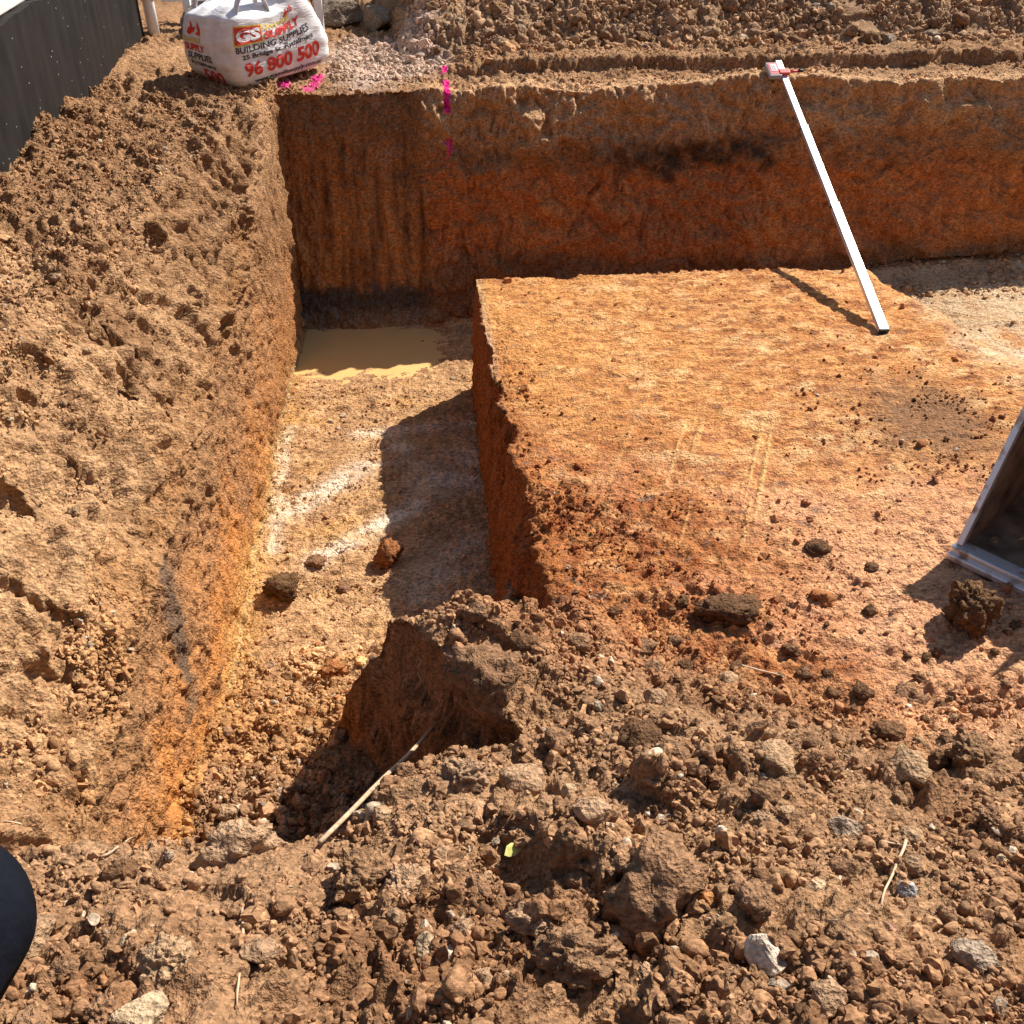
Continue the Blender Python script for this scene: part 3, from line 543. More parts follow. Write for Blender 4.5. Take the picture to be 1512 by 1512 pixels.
crumbs('loose_soil', 'dark rubble along the foot of the back wall beyond the platform', 1600, (2.8, 4.7), (5.6, 7.0), .016, .6, lambda x, y, z: .05+.95*ss(6.3, 6.7, y), tint=(.75, .7, .66), pale=.08, seed=10)
crumbs('gravel', 'pinkish white gravel spilt beside the bulk bag', 3000, (-.62, .06), (7.55, 8.75), .02, .35, lambda x, y, z: ss(.6, .35, np.hypot((x+.28)/1.0, (y-8.15)/1.7)), tint=(1.1, 1.1, 1.1), pale=.4, seed=9)

# ------------------------------------------------------------------ muddy puddle in the trench corner
def water_mat():
    m, n, l, b = new_mat('muddy_water'); tc = n.new('ShaderNodeNewGeometry'); t = n.new('ShaderNodeTexNoise'); t.inputs['Scale'].default_value = 5; t.inputs['Detail'].default_value = 6; l.new(tc.outputs['Position'], t.inputs[0])
    cr = n.new('ShaderNodeValToRGB'); cr.color_ramp.elements[0].color = (.56, .335, .125, 1); cr.color_ramp.elements[1].color = (.65, .41, .165, 1); l.new(t.outputs[0], cr.inputs[0]); l.new(cr.outputs[0], b.inputs['Base Color'])
    b.inputs['Roughness'].default_value = .22; b.inputs['IOR'].default_value = 1.33
    t2 = n.new('ShaderNodeTexNoise'); t2.inputs['Scale'].default_value = 18; l.new(tc.outputs['Position'], t2.inputs[0]); bp = n.new('ShaderNodeBump'); bp.inputs['Distance'].default_value = .002; bp.inputs['Strength'].default_value = .3; l.new(t2.outputs[0], bp.inputs['Height']); l.new(bp.outputs[0], b.inputs['Normal'])
    return m
pv = []
for i in range(64):
    a = 2*math.pi*i/64; cx, cy = math.cos(a), math.sin(a); q = (abs(cx)**6+abs(cy)**6)**(-1/6)
    pv.append((-.40+cx*q*.62, 6.45+cy*q*.55, -.018))
puddle = obj('puddle', mesh('puddle', pv, [tuple(range(64))]), water_mat()); tag(puddle, kind='structure')

# ------------------------------------------------------------------ black waterproofed wall of the old house, slab and brickwork on it
def bitumen():
    m, n, l, b = new_mat('bitumen_paint'); tc = n.new('ShaderNodeNewGeometry'); mp = n.new('ShaderNodeMapping'); mp.inputs['Scale'].default_value = (9, 9, 3.5); l.new(tc.outputs['Position'], mp.inputs[0])
    t = n.new('ShaderNodeTexNoise'); t.inputs['Scale'].default_value = 1; t.inputs['Detail'].default_value = 7; l.new(mp.outputs[0], t.inputs[0])
    t2 = n.new('ShaderNodeTexNoise'); t2.inputs['Scale'].default_value = 2.2; t2.inputs['Detail'].default_value = 5; l.new(tc.outputs['Position'], t2.inputs[0])
    cr = n.new('ShaderNodeValToRGB'); cr.color_ramp.elements[0].position = .38; cr.color_ramp.elements[0].color = (.004, .004, .005, 1); cr.color_ramp.elements[1].position = .6; cr.color_ramp.elements[1].color = (.016, .014, .013, 1); l.new(t.outputs[0], cr.inputs[0])
    mx = n.new('ShaderNodeMix'); mx.data_type = 'RGBA'; mx.inputs['B'].default_value = (.024, .018, .014, 1); l.new(t2.outputs[0], mx.inputs['Factor']); l.new(cr.outputs[0], mx.inputs['A'])
    vo = n.new('ShaderNodeTexVoronoi'); vo.inputs['Scale'].default_value = 16; l.new(tc.outputs['Position'], vo.inputs[0]); lt = n.new('ShaderNodeMath'); lt.operation = 'LESS_THAN'; lt.inputs[1].default_value = .06; l.new(vo.outputs['Distance'], lt.inputs[0])
    mx2 = n.new('ShaderNodeMix'); mx2.data_type = 'RGBA'; mx2.inputs['B'].default_value = (.4, .38, .36, 1); l.new(lt.outputs[0], mx2.inputs['Factor']); l.new(mx.outputs['Result'], mx2.inputs['A']); l.new(mx2.outputs['Result'], b.inputs['Base Color'])
    b.inputs['Roughness'].default_value = .7; b.inputs['Specular IOR Level'].default_value = .12
    bp = n.new('ShaderNodeBump'); bp.inputs['Distance'].default_value = .004; bp.inputs['Strength'].default_value = .5; l.new(t.outputs[0], bp.inputs['Height']); l.new(bp.outputs[0], b.inputs['Normal']); return m
M_bit = bitumen(); M_conc = plain('pale_concrete', (.62, .56, .50), .85, noise=.15, scale=12, bump=.004); M_brick = plain('pink_brick', (.42, .23, .17), .9, noise=.2, scale=30, bump=.004)
M_white = plain('white_paint', (.80, .80, .80), .5, noise=.06); M_pvc = plain('white_plastic', (.80, .79, .76), .45, noise=.08)
wl0 = empty('house_wall', (-2.2, 6.0, 1.4)); tag(wl0, 'black bitumen painted foundation wall with a pale slab on top', 'wall')
wv = []; wf = []; A0 = Vector((-2.15, 3.4, 0)); A1 = Vector((-2.10, 8.74, 0)); nW = 60
for i in range(nW+1):
    p = A0.lerp(A1, i/nW); tz = 2.235+.006*math.sin(i*1.7)+.006*math.sin(i*.61)
    for (dx, z_) in ((0, 1.2), (.004*math.sin(i*2.3), tz), (-.20, tz), (-.20, 1.2)): wv.append((p.x+dx, p.y, z_))
for i in range(nW):
    for k_ in range(4): wf.append((i*4+k_, i*4+(k_+1) % 4, i*4+4+(k_+1) % 4, i*4+4+k_))
wf += [(0, 1, 2, 3), (nW*4+3, nW*4+2, nW*4+1, nW*4)]
obj('wall', mesh('wall', wv, wf), M_bit, wl0)
sv, sf = box_vf((-2.62, 6.05, 2.275), (.445, 0, 0), (0, 2.68, 0), (0, 0, .032)); me = mesh('slab', sv, sf); bevel(me, .008); obj('slab', me, M_conc, wl0)
bw0 = empty('brick_wall', (-2.5, 6.6, 2.31)); tag(bw0, 'low pink brickwork standing on the slab above the black wall', 'wall')
bv, bf = box_vf((0, 0, 0), (.052, 0, 0), (0, .112, 0), (0, 0, .036)); bme = bevel(mesh('brick', bv, bf), .004, 1); bme.materials.append(M_brick)
for r_ in range(7):
    for i in range(9):
        o = bpy.data.objects.new('brick', bme); col.objects.link(o); o.parent = bw0; o.location = (rnd.uniform(-.004, .004), -.9+i*.236+(r_ % 2)*.118, .04+r_*.084)
me = mesh('mortar', *box_vf((-2.5, 6.69, 2.6), (.043, 0, 0), (0, 1.05, 0), (0, 0, .29))); obj('mortar', me, M_conc, bw0)
tag(tube('downpipe', [(-2.30, 6.16, 2.305), (-2.30, 6.16, 2.9)], .016, M_white, None, 12), 'thin white pipe rising from the slab in front of the brickwork', 'pipe')
tag(tube('post', [(-2.34, 5.98, 2.305), (-2.34, 5.98, 2.95)], .035, plain('grey_steel', (.30, .29, .29), .5, .2), None, 16), 'grey round post on the slab next to the thin white pipe', 'post')
pz = gz(-2.03, 8.76)
pp = empty('drain_pipe', (-2.03, 8.77, pz)); tag(pp, 'white plastic drain pipe standing at the end of the black wall', 'pipe')
tube('pipe', [(-2.03, 8.77, pz-.1), (-2.035, 8.78, pz+.3), (-2.045, 8.79, pz+1.2)], .043, M_pvc, pp, 20); tube('collar', [(-2.035, 8.78, pz+.24), (-2.037, 8.781, pz+.31)], .050, M_pvc, pp, 20)

# ------------------------------------------------------------------ white steel fence and sandstone rocks behind the bag
fe = empty('fence', (-1.2, 9.25, 1.6)); tag(fe, 'white steel fence of square posts and rails behind the bulk bag', 'fence')
for (x_, y_) in ((-1.84, 9.24), (-1.46, 9.25), (-1.12, 9.25), (-.80, 9.26)):
    z_ = gz(x_, y_); box('post', (x_, y_, z_+.45), (.03, 0, 0), (0, .03, 0), (0, 0, .52), M_white, fe, .004)
for z_ in (1.79, 2.25): box('rail', (-1.3, 9.312, z_), (.75, .01, 0), (0, .018, 0), (0, 0, .022), M_white, fe, .003)
RK = [rock_mesh('rock', 400+i, 4, 'stone', M_clod) for i in range(4)]
for i, (x_, y_, s_, lb) in enumerate([(-1.72, 8.95, .34, 'grey brown sandstone rock right beside the white drain pipe'), (-1.62, 9.55, .42, 'sandstone rock behind the fence nearest the drain pipe'), (-1.1, 9.62, .36, 'sandstone rock behind the middle of the white fence'),
                                     (-.66, 9.5, .34, 'sandstone rock behind the end post of the white fence'), (-.32, 9.3, .30, 'sandstone rock beyond the fence end above the spilt gravel')]):
    place_rock(RK[i % 4], (x_, y_, gz(x_, y_)), (s_*1.3, s_, s_*.75), (.27, .21, .15), 'rock', lb, 'rock', sink=.2)

# ------------------------------------------------------------------ bulk bag of building supplies
BC0 = np.array((-1.20, 7.28)); d1 = np.array((.75, .66)); d1 /= np.linalg.norm(d1); d2 = np.array((-d1[1], d1[0])); W1, W2 = .80, .62
BCc = BC0+d1*W1/2+d2*W2/2; BZ = 1.545
def bag_pt(side, f, t):
    x_, y_ = ((f, -1), (1, f), (-f, 1), (-1, -f))[side]; q = (abs(x_)**7+abs(y_)**7)**(-1/7); x_, y_ = x_*q, y_*q
    return bag_xy(x_, y_, t)
def bag_xy(x_, y_, t):
    a = float(np.interp(t, [0, .04, .14, .35, .65, .9, 1], [.84, .95, 1.03, 1.07, 1.04, .98, .95]))
    rim = .475+.05*x_+.05*max(0, x_+.1)+.01*y_+.03*math.sin(3.1*x_+1.2*y_)*t*t
    if x_ < 0: a += .05*(-x_)*t
    xs_ = x_*a-.52*max(0, x_)**1.5*t**1.7
    p = BCc+d1*xs_*W1/2+d2*y_*a*W2/2
    zz = BZ+rim*t+.05*(x_+1)*.5*(1-t)
    v = np.array((p[0], p[1], zz)); wr = float(perlin(np.array([[p[0], p[1], zz*2.2]]), 6, 3)[0])*.010+float(perlin(np.array([[p[0], p[1], zz*2.5]]), 17, 4)[0])*.005
    n_ = np.array((*(d1*x_+d2*y_), 0)); n_ /= np.linalg.norm(n_)+1e-6
    return v+n_*wr
v = []; f = []; nS, nT = 26, 30
ring = [(s_, -1+2*i/nS) for s_ in range(4) for i in range(nS)]; nr = len(ring)
for j in range(nT+1): v += [bag_pt(s_, q, j/nT) for (s_, q) in ring]
top0 = [np.array(q) for q in v[-nr:]]; cen = sum(top0)/nr
for j in range(1, 13):
    q = 1-j/13
    for i in range(nr):
        p = cen+(top0[i]-cen)*q; pb = np.array([[p[0], p[1], 0]])
        lift = (1-q)**.6*.005+.022*math.sin(math.pi*min(1, (1-q)*1.6))*(1+float(perlin(pb, 4, 7)[0])*1.4)+float(perlin(pb, 9, 8)[0])*.03*min(1, (1-q)*4)
        v.append(np.array((p[0], p[1], p[2]+lift)))
for j in range(nT+12):
    for i in range(nr): f.append((j*nr+i, j*nr+(i+1) % nr, (j+1)*nr+(i+1) % nr, (j+1)*nr+i))
f.append(tuple(range((nT+12)*nr, (nT+13)*nr))); f.append(tuple(range(nr))[::-1])
def weave():
    m, n, l, b = new_mat('woven_white_plastic'); tc = n.new('ShaderNodeNewGeometry')
    t = n.new('ShaderNodeTexNoise'); t.inputs['Scale'].default_value = 9; t.inputs['Detail'].default_value = 6; l.new(tc.outputs['Position'], t.inputs[0])
    cr = n.new('ShaderNodeValToRGB'); cr.color_ramp.elements[0].position = .3; cr.color_ramp.elements[0].color = (.60, .57, .55, 1); cr.color_ramp.elements[1].position = .6; cr.color_ramp.elements[1].color = (.80, .79, .79, 1); l.new(t.outputs[0], cr.inputs[0]); l.new(cr.outputs[0], b.inputs['Base Color'])
    wv_ = n.new('ShaderNodeTexNoise'); wv_.inputs['Scale'].default_value = 1; mp = n.new('ShaderNodeMapping'); mp.inputs['Scale'].default_value = (14, 14, 90); l.new(tc.outputs['Position'], mp.inputs[0]); l.new(mp.outputs[0], wv_.inputs[0])
    bp = n.new('ShaderNodeBump'); bp.inputs['Distance'].default_value = .006; bp.inputs['Strength'].default_value = .6; l.new(wv_.outputs[0], bp.inputs['Height']); l.new(bp.outputs[0], b.inputs['Normal']); b.inputs['Roughness'].default_value = .55; return m
M_bag = weave(); bag = empty('bulk_bag', (BCc[0], BCc[1], BZ)); tag(bag, 'white woven bulk bag with red and black lettering standing at the trench corner', 'bag')
obj('sack', mesh('sack', v, f, True), M_bag, bag)
M_red = plain('red_print', (.62, .045, .025), .6, noise=.12); M_blk = plain('black_print', (.02, .02, .022), .6); M_yel = plain('yellow_print', (.70, .50, .06), .6, noise=.15); M_wp = plain('white_print', (.78, .77, .76), .6)
def print_on(name, verts, faces, side, mat, off=.004):
    out = []
    for (f_, t_) in verts:
        p = bag_pt(side, f_, t_); e = np.array(bag_pt(side, f_+.02, t_))-np.array(bag_pt(side, f_-.02, t_)); g_ = np.array(bag_pt(side, f_, min(1, t_+.02)))-np.array(bag_pt(side, f_, t_-.02)); n_ = np.cross(e, g_); n_ /= np.linalg.norm(n_)
        out.append(np.array(p)+n_*off)
    return obj(name, mesh(name, out, faces), mat, bag)
def text_on(name, body, f0, f1, t0, t1, side, mat, bold=.02, off=.004, tilt=0):
    cu = bpy.data.curves.new('t', 'FONT'); cu.body = body; cu.size = 1; cu.offset = bold; cu.resolution_u = 3; to = bpy.data.objects.new('t', cu); col.objects.link(to)
    dg = bpy.context.evaluated_depsgraph_get(); me = bpy.data.meshes.new_from_object(to.evaluated_get(dg)); col.objects.unlink(to); bpy.data.objects.remove(to)
    vv = np.array([q.co[:2] for q in me.vertices]); ff = [tuple(p.vertices) for p in me.polygons]; bpy.data.meshes.remove(me)
    lo, hi = vv.min(0), vv.max(0); vv = (vv-lo)/(hi-lo)
    if side == 0: f0, f1 = f0*1.03-.09, f1*1.03-.09
    return print_on(name, [(f0+(f1-f0)*(a+tilt*b), t0+(t1-t0)*b) for a, b in vv], ff, side, mat, off)
def rect_on(name, f0, f1, t0, t1, side, mat, off):
    f0, f1 = f0*1.03-.09, f1*1.03-.09
    n_ = 8; vv = [(f0+(f1-f0)*i/n_, t0+(t1-t0)*j/3) for j in range(4) for i in range(n_+1)]; ff = [(j*(n_+1)+i, j*(n_+1)+i+1, (j+1)*(n_+1)+i+1, (j+1)*(n_+1)+i) for j in range(3) for i in range(n_)]
    return print_on(name, vv, ff, side, mat, off)
def emblem(f0, f1, t0, t1, side):
    polys = [[(0, .12), (.18, 0), (.52, .28), (.62, .62), (.40, .50), (.36, .78), (.22, 1), (.26, .6), (.1, .42)], [(.58, .12), (.95, .05), (1, .3), (.88, .62), (.74, .95), (.70, .60), (.80, .36)]]
    vv = []; ff = []
    for pl_ in polys: ff.append(tuple(range(len(vv), len(vv)+len(pl_)))); vv += [(f0+(f1-f0)*a, t0+(t1-t0)*b) for a, b in pl_]
    print_on('emblem', vv, ff, side, M_red)
rect_on('logo_border', -.89, -.33, .645, .905, 0, M_yel, .003); rect_on('logo_panel', -.865, -.35, .665, .885, 0, M_red, .005)
text_on('lettering', 'GS', -.84, -.375, .69, .86, 0, M_wp, .05, .0075, .04)
text_on('lettering', 'GRANVILLE', -.31, .24, .80, .885, 0, M_yel, .03); text_on('lettering', 'SUPPLY', -.31, .46, .665, .785, 0, M_red, .05, tilt=.03)
text_on('lettering', 'BUILDING SUPPLIES', -.86, .62, .545, .635, 0, M_blk, .02); text_on('lettering', '25 Bridge St. Rydalmere', -.74, .66, .425, .515, 0, M_blk, .025)
text_on('lettering', '96 800 500', -.72, .74, .185, .40, 0, M_red, .035); text_on('lettering', 'www.granvillesupply.com.au', -.58, .80, .055, .145, 0, M_blk, .02)
emblem(.02, .30, .88, .995, 0)
emblem(-.62, -.10, .70, .93, 3); text_on('lettering', 'GRANVILLE', -.80, -.12, .60, .68, 3, M_yel, .03); text_on('lettering', 'SUPPLY', -.72, .0, .47, .58, 3, M_red, .04); text_on('lettering', 'SUPPLIES', -.62, .25, .36, .45, 3, M_blk, .02)
text_on('lettering', 'Rydalmere', -.55, .34, .26, .33, 3, M_blk, .02); text_on('lettering', '500', -.20, .52, .06, .24, 3, M_red, .03)
for (a, b) in ((-.8, -.8), (.55, -.75), (.6, .8), (-.8, .8)):
    p = bag_xy(a, b, 1.0); q = np.array((p[0], p[1], p[2])); s_ = np.array((*(d1*(1 if a < 0 else -1)), 0)); hv = []; hf = []
    for i in range(17):
        th = math.pi*i/16; c0 = q+s_*(.13*(1-math.cos(th)))+np.array((0, 0, .20*math.sin(th)-.05)); bn = np.array((*d2, 0))*.026
        hv += [c0-bn, c0+bn]
    for i in range(16): hf.append((2*i, 2*i+1, 2*i+3, 2*i+2))
    me = mesh('handle', hv, hf, True); o = obj('handle', me, M_bag, bag); sm = o.modifiers.new('thick', 'SOLIDIFY'); sm.thickness = .004

# ------------------------------------------------------------------ aluminium levelling staff with a laser receiver on it
SB = Vector((2.48, 4.98, 0)); SB.z = gz(SB.x, SB.y)+.012; STp = Vector((2.455, 7.36, 1.655))
ax = (STp-SB).normalized(); wx = ax.cross(Vector((0, 0, 1))).normalized(); nx_ = wx.cross(ax).normalized(); L_ = (STp-SB).length
M_alu = plain('bright_aluminium', (.80, .81, .83), .38, .55, .5, noise=.05, scale=25); M_dark = plain('black_rubber', (.025, .025, .028), .6); M_grn = plain('grey_plastic', (.30, .30, .32), .5); M_rdp = plain('red_plastic', (.55, .06, .05), .45); M_pnk = plain('pale_pink_window', (.70, .50, .50), .35)
stf = empty('levelling_staff', SB); tag(stf, 'long bright aluminium levelling staff leaning from the platform onto the back wall', 'staff')
def seg(name, a, b, w_, h_, mat, par, off=0, bw=.003):
    return box(name, SB+ax*(a+b)/2+nx_*off, wx*(w_/2), ax*((b-a)/2), nx_*(h_/2), mat, par, bw)
seg('section', .012, L_*.42, .054, .030, M_alu, stf); seg('section', L_*.42, L_*.72, .047, .025, M_alu, stf); seg('section', L_*.72, L_, .041, .020, M_alu, stf)
seg('end_cap', 0, .011, .056, .032, M_dark, stf)
for q in (.42, .72):
    seg('joint_collar', L_*q-.02, L_*q-.002, .0565 if q < .5 else .0495, .033 if q < .5 else .028, M_alu, stf); b_ = box('lock_button', SB+ax*(L_*q-.03)-wx*(.029 if q < .5 else .026), wx*.004, ax*.008, nx_*.006, M_dark, stf)
rc = empty('laser_receiver', SB+ax*(L_-.14)); tag(rc, 'grey and red laser receiver clamped near the top of the levelling staff', 'laser receiver')
cR = SB+ax*(L_-.125)-wx*.065+nx_*.012
box('housing', cR, wx*.042, ax*.075, nx_*.016, M_grn, rc, .006); box('face_plate', cR+nx_*.0165, wx*.034, ax*.062, nx_*.002, M_rdp, rc, .001); box('window', cR+nx_*.0195+ax*.008, wx*.022, ax*.040, nx_*.0015, M_pnk, rc); box('display', cR+nx_*.0215+ax*.008, wx*.012, ax*.024, nx_*.001, M_grn, rc)
box('clamp', SB+ax*(L_-.16)+nx_*.024, wx*.036, ax*.022, nx_*.012, M_rdp, rc, .004); tube('clamp_screw', [SB+ax*(L_-.155)+wx*.036+nx_*.024, SB+ax*(L_-.15)+wx*.10+nx_*.024], .008, M_rdp, rc, 10); tube('screw_knob', [SB+ax*(L_-.15)+wx*.10+nx_*.024, SB+ax*(L_-.148)+wx*.13+nx_*.024], .012, M_dark, rc, 12)

# ------------------------------------------------------------------ digger bucket resting on the clay
def steel():
    m, n, l, b = new_mat('worn_steel'); tc = n.new('ShaderNodeNewGeometry'); t = n.new('ShaderNodeTexNoise'); t.inputs['Scale'].default_value = 14; t.inputs['Detail'].default_value = 8; l.new(tc.outputs['Position'], t.inputs[0])
    cr = n.new('ShaderNodeValToRGB'); cr.color_ramp.elements[0].position = .34; cr.color_ramp.elements[0].color = (.26, .16, .10, 1); cr.color_ramp.elements[1].position = .48; cr.color_ramp.elements[1].color = (.70, .68, .66, 1); l.new(t.outputs[0], cr.inputs[0]); l.new(cr.outputs[0], b.inputs['Base Color'])
    mr = n.new('ShaderNodeMapRange'); mr.inputs[1].default_value = .34; mr.inputs[2].default_value = .48; mr.inputs[4].default_value = .55; l.new(t.outputs[0], mr.inputs[0]); l.new(mr.outputs[0], b.inputs['Metallic']); b.inputs['Roughness'].default_value = .35; return m
M_steel = steel(); M_bkt = plain('grimy_bucket_steel', (.21, .135, .085), .85, 0, .2, noise=.6, scale=9, bump=.003)
bo = Vector((2.03, 3.03, 0)); bo.z = gz(2.0, 3.0)+.02; e1 = Vector((.618, -.786, 0)); e2 = Vector((.786, .618, 0)); WB = 1.15
bk = empty('digger_bucket', bo); tag(bk, 'open steel digger bucket with a shiny cutting lip resting on the clay', 'digger bucket')
prof = [(.015, .030), (.22, .012), (.42, .03), (.58, .10), (.69, .22), (.73, .36), (.70, .50), (.60, .60), (.46, .655), (.30, .66)]
def bp_(u, a, z_): return bo+e1*u+e2*a+Vector((0, 0, z_))
v = []; f = []; n_ = len(prof); cx, cz = .33, .34
for (a, z_) in prof:
    dq = Vector((a-cx, z_-cz)).normalized()*.016
    v += [bp_(0, a, z_), bp_(WB, a, z_), bp_(WB, a+dq.x, z_+dq.y), bp_(0, a+dq.x, z_+dq.y)]
for i in range(n_-1):
    for k_ in range(4): f.append((i*4+k_, i*4+(k_+1) % 4, i*4+4+(k_+1) % 4, i*4+4+k_))
f += [(0, 1, 2, 3), ((n_-1)*4+3, (n_-1)*4+2, (n_-1)*4+1, (n_-1)*4)]
obj('shell', mesh('shell', v, f), M_bkt, bk)
for u in (-.016, WB):
    sv = [bp_(u, a, z_) for a, z_ in prof]+[bp_(u, .15, .40)]+[bp_(u+.016, a, z_) for a, z_ in prof]+[bp_(u+.016, .15, .40)]; m_ = n_+1
    sf = [tuple(range(m_))[::-1], tuple(range(m_, 2*m_))]+[(i, (i+1) % m_, m_+(i+1) % m_, m_+i) for i in range(m_)]
    obj('side_plate', mesh('side_plate', sv, sf), M_bkt, bk)
    ea, eb = bp_(u+.008, .005, .045), bp_(u+.008, .285, .655); dE = (eb-ea).normalized()
    box('side_cutter', (ea+eb)/2, e1*.013, dE*((eb-ea).length/2), dE.cross(e1)*.018, M_steel, bk, .004)
box('cutting_lip', bp_(WB/2, .005, .026), e1*(WB/2+.03), e2*.040-Vector((0, 0, .002)), Vector((0, 0, .020)), M_steel, bk, .008)
box('wear_edge', bp_(WB/2+.02, -.030, .008), e1*(WB/2+.05), e2*.024, Vector((0, 0, .012)), M_steel, bk, .005)
for u in (.42, .58, .73): 
    ev = [bp_(u, a, z_) for a, z_ in ((.30, .66), (.62, .60), (.56, .86), (.38, .90))]+[bp_(u+.03, a, z_) for a, z_ in ((.30, .66), (.62, .60), (.56, .86), (.38, .90))]
    obj('ear', mesh('ear', ev, [(3, 2, 1, 0), (4, 5, 6, 7), (0, 1, 5, 4), (1, 2, 6, 5), (2, 3, 7, 6), (3, 0, 4, 7)]), M_bkt, bk)
tube('pin', [bp_(.36, .48, .80), bp_(.82, .48, .80)], .025, M_steel, bk, 14)

# ------------------------------------------------------------------ stick, roots, leaf and other scraps on the soil
M_wood = plain('dry_wood', (.42, .29, .18), .85, noise=.3, scale=60, bump=.002); M_root = plain('dry_root', (.46, .33, .21), .9, noise=.2); M_leaf = plain('yellow_leaf', (.52, .48, .14), .6); M_blue = plain('blue_plastic', (.05, .10, .45), .4)
a_, _ = at(474, 1256); b_, _ = at(640, 1092); a_ = a_+Vector((0, 0, .03)); b_ = b_+Vector((0, 0, .05)); st_ = []
for i in range(9): st_.append(a_.lerp(b_, i/8)+Vector((.0015*math.sin(i*1.3), .001*math.cos(i*1.7), .002*math.sin(i*.9))))
tag(tube('stick', st_, [.0062, .0064, .0064, .0066, .0066, .0064, .0062, .006, .0058], M_wood, None, 10), 'pale straight stick bridging the shaded gap beside the slumped loaf of soil', 'stick')
roots = [((1338, 1245), (1296, 1340), .004, 'thin winding root on the right slope of the spoil heap'), ((1090, 985), (1160, 1003), .006, 'short twig on the clay front right of the oblong dark clod'),
         ((1166, 1088), (1206, 1094), .003, 'straight pale twig near the crest of the right heap'), ((1225, 1102), (1264, 1128), .003, 'bent pale twig beside a blue scrap'), ((1230, 1365), (1278, 1352), .003, 'short yellowish straw below the winding root'),
         ((155, 1268), (196, 1240), .0035, 'curved pale root near the crest of the heap by the dark knee'), ((362, 1345), (350, 1490), .0035, 'long dry root hanging down the heap below the pale pointed slab'), ((1238, 1298), (1236, 1322), .004, 'upright straw bit between two pebbles'),
         ((40, 1222), (12, 1215), .003, 'pale straw on the crest beside the dark knee'), ((1300, 1245), (1340, 1252), .003, 'root fibre next to the winding root')]
for (p0, p1, r_, lb) in roots:
    pts = []
    for i in range(9):
        t_ = i/8; q, tt = at(p0[0]+(p1[0]-p0[0])*t_+6*math.sin(i*1.9+p0[0]), p0[1]+(p1[1]-p0[1])*t_); pts.append(q+Vector((0, 0, r_+.003)))
    for _ in range(2): pts = [pts[0]]+[(pts[i-1]+pts[i]*2+pts[i+1])/4 for i in range(1, 8)]+[pts[8]]
    tag(tube('root' if 'root' in lb else 'twig', pts, [r_*(1-.06*i) for i in range(9)], M_root, None, 7), lb, 'root' if 'root' in lb else 'twig')
for (p0, ln, lb) in [((628, 978), .09, 'fine white forked root dangling from the slumped loaf of soil'), ((745, 745), .06, 'fine pale root hair hanging from the platform edge'), ((737, 690), .05, 'fine curled root hair on the upper platform edge'), ((560, 1075), .06, 'thin root fibre on the shaded face of the slumped loaf')]:
    q, tt = at(*p0); pts = [q+Vector((-.02+.008*math.sin(i*2.1), -.02+.01*math.cos(i*1.4), .03-ln*i/7)) for i in range(8)]
    tag(tube('root', pts, .0016, M_root, None, 5), lb, 'root')
q, tt = at(757, 1264); lv = [q+Vector(p)*tt/1516 for p in ((-13, -9, 14), (-6, -10, 11), (3, -8, 10), (12, -1, 13), (14, 5, 17), (6, 8, 18), (-2, 8, 19), (-9, 3, 19))]
o = obj('leaf', mesh('leaf', lv, [(0, 1, 2, 3, 4, 5, 6, 7)]), M_leaf); sm = o.modifiers.new('thick', 'SOLIDIFY'); sm.thickness = .0006; tag(o, 'small yellow leaf lying on the spoil heap', 'leaf')
for (p0, lb) in (((1265, 1140), 'tiny blue plastic scrap on the right part of the heap'), ((203, 172), 'tiny blue scrap in the shadow of the bulk bag')):
    q, tt = at(*p0); place_rock(ST[0], q, (.014, .012, .012), (.04, .08, .4), 'plastic_scrap', lb, 'scrap', sink=.1)

# ------------------------------------------------------------------ person squatting beside the viewpoint; only a knee reaches into the picture
gp = gz(-.8, .5)
J = {'pel': (-.90, .18, gp+.30, .155), 'sp1': (-.92, .22, gp+.48, .145), 'sp2': (-.93, .32, gp+.68, .155), 'neck': (-.93, .40, gp+.84, .062), 'hd0': (-.92, .44, gp+.95, .085), 'hd1': (-.92, .46, gp+1.03, .10), 'hd2': (-.92, .46, gp+1.10, .075)}
J.update({'hipR': (-.79, .20, gp+.30, .125), 'thR': (-.69, .46, gp+.46, .110), 'knR': (-.530, .735, gp+.57, .108), 'shR': (-.68, .64, gp+.30, .074), 'anR': (-.70, .58, gp+.09, .052), 'toR': (-.69, .76, gp+.04, .045),
          'hipL': (-1.01, .20, gp+.30, .125), 'thL': (-1.08, .45, gp+.42, .105), 'knL': (-1.14, .70, gp+.52, .087), 'shL': (-1.12, .62, gp+.29, .068), 'anL': (-1.09, .54, gp+.09, .052), 'toL': (-1.13, .72, gp+.04, .045)})
for s_, sg in (('R', 1), ('L', -1)):
    J['ch'+s_] = (-.93+.15*sg, .33, gp+.72, .085); J['el'+s_] = (-.93+.27*sg, .42, gp+.56, .052); J['wr'+s_] = (-.93+.17*sg, .60, gp+.53, .033); J['pa'+s_] = (-.93+.13*sg, .67, gp+.52, .034)
    for i in range(4):
        J['f%da' % i+s_] = (-.93+(.155-.02*i)*sg, .71+.008*(1-abs(i-1.5)), gp+.515, .0105); J['f%db' % i+s_] = (-.93+(.155-.022*i)*sg, .742+.01*(1-abs(i-1.5)), gp+.495, .0095); J['f%dc' % i+s_] = (-.93+(.152-.022*i)*sg, .752, gp+.468, .0085)
    J['tha'+s_] = (-.93+.095*sg, .66, gp+.515, .012); J['thb'+s_] = (-.93+.075*sg, .69, gp+.50, .0105)
E_ = [('pel', 'sp1'), ('sp1', 'sp2'), ('sp2', 'neck'), ('neck', 'hd0'), ('hd0', 'hd1'), ('hd1', 'hd2')]
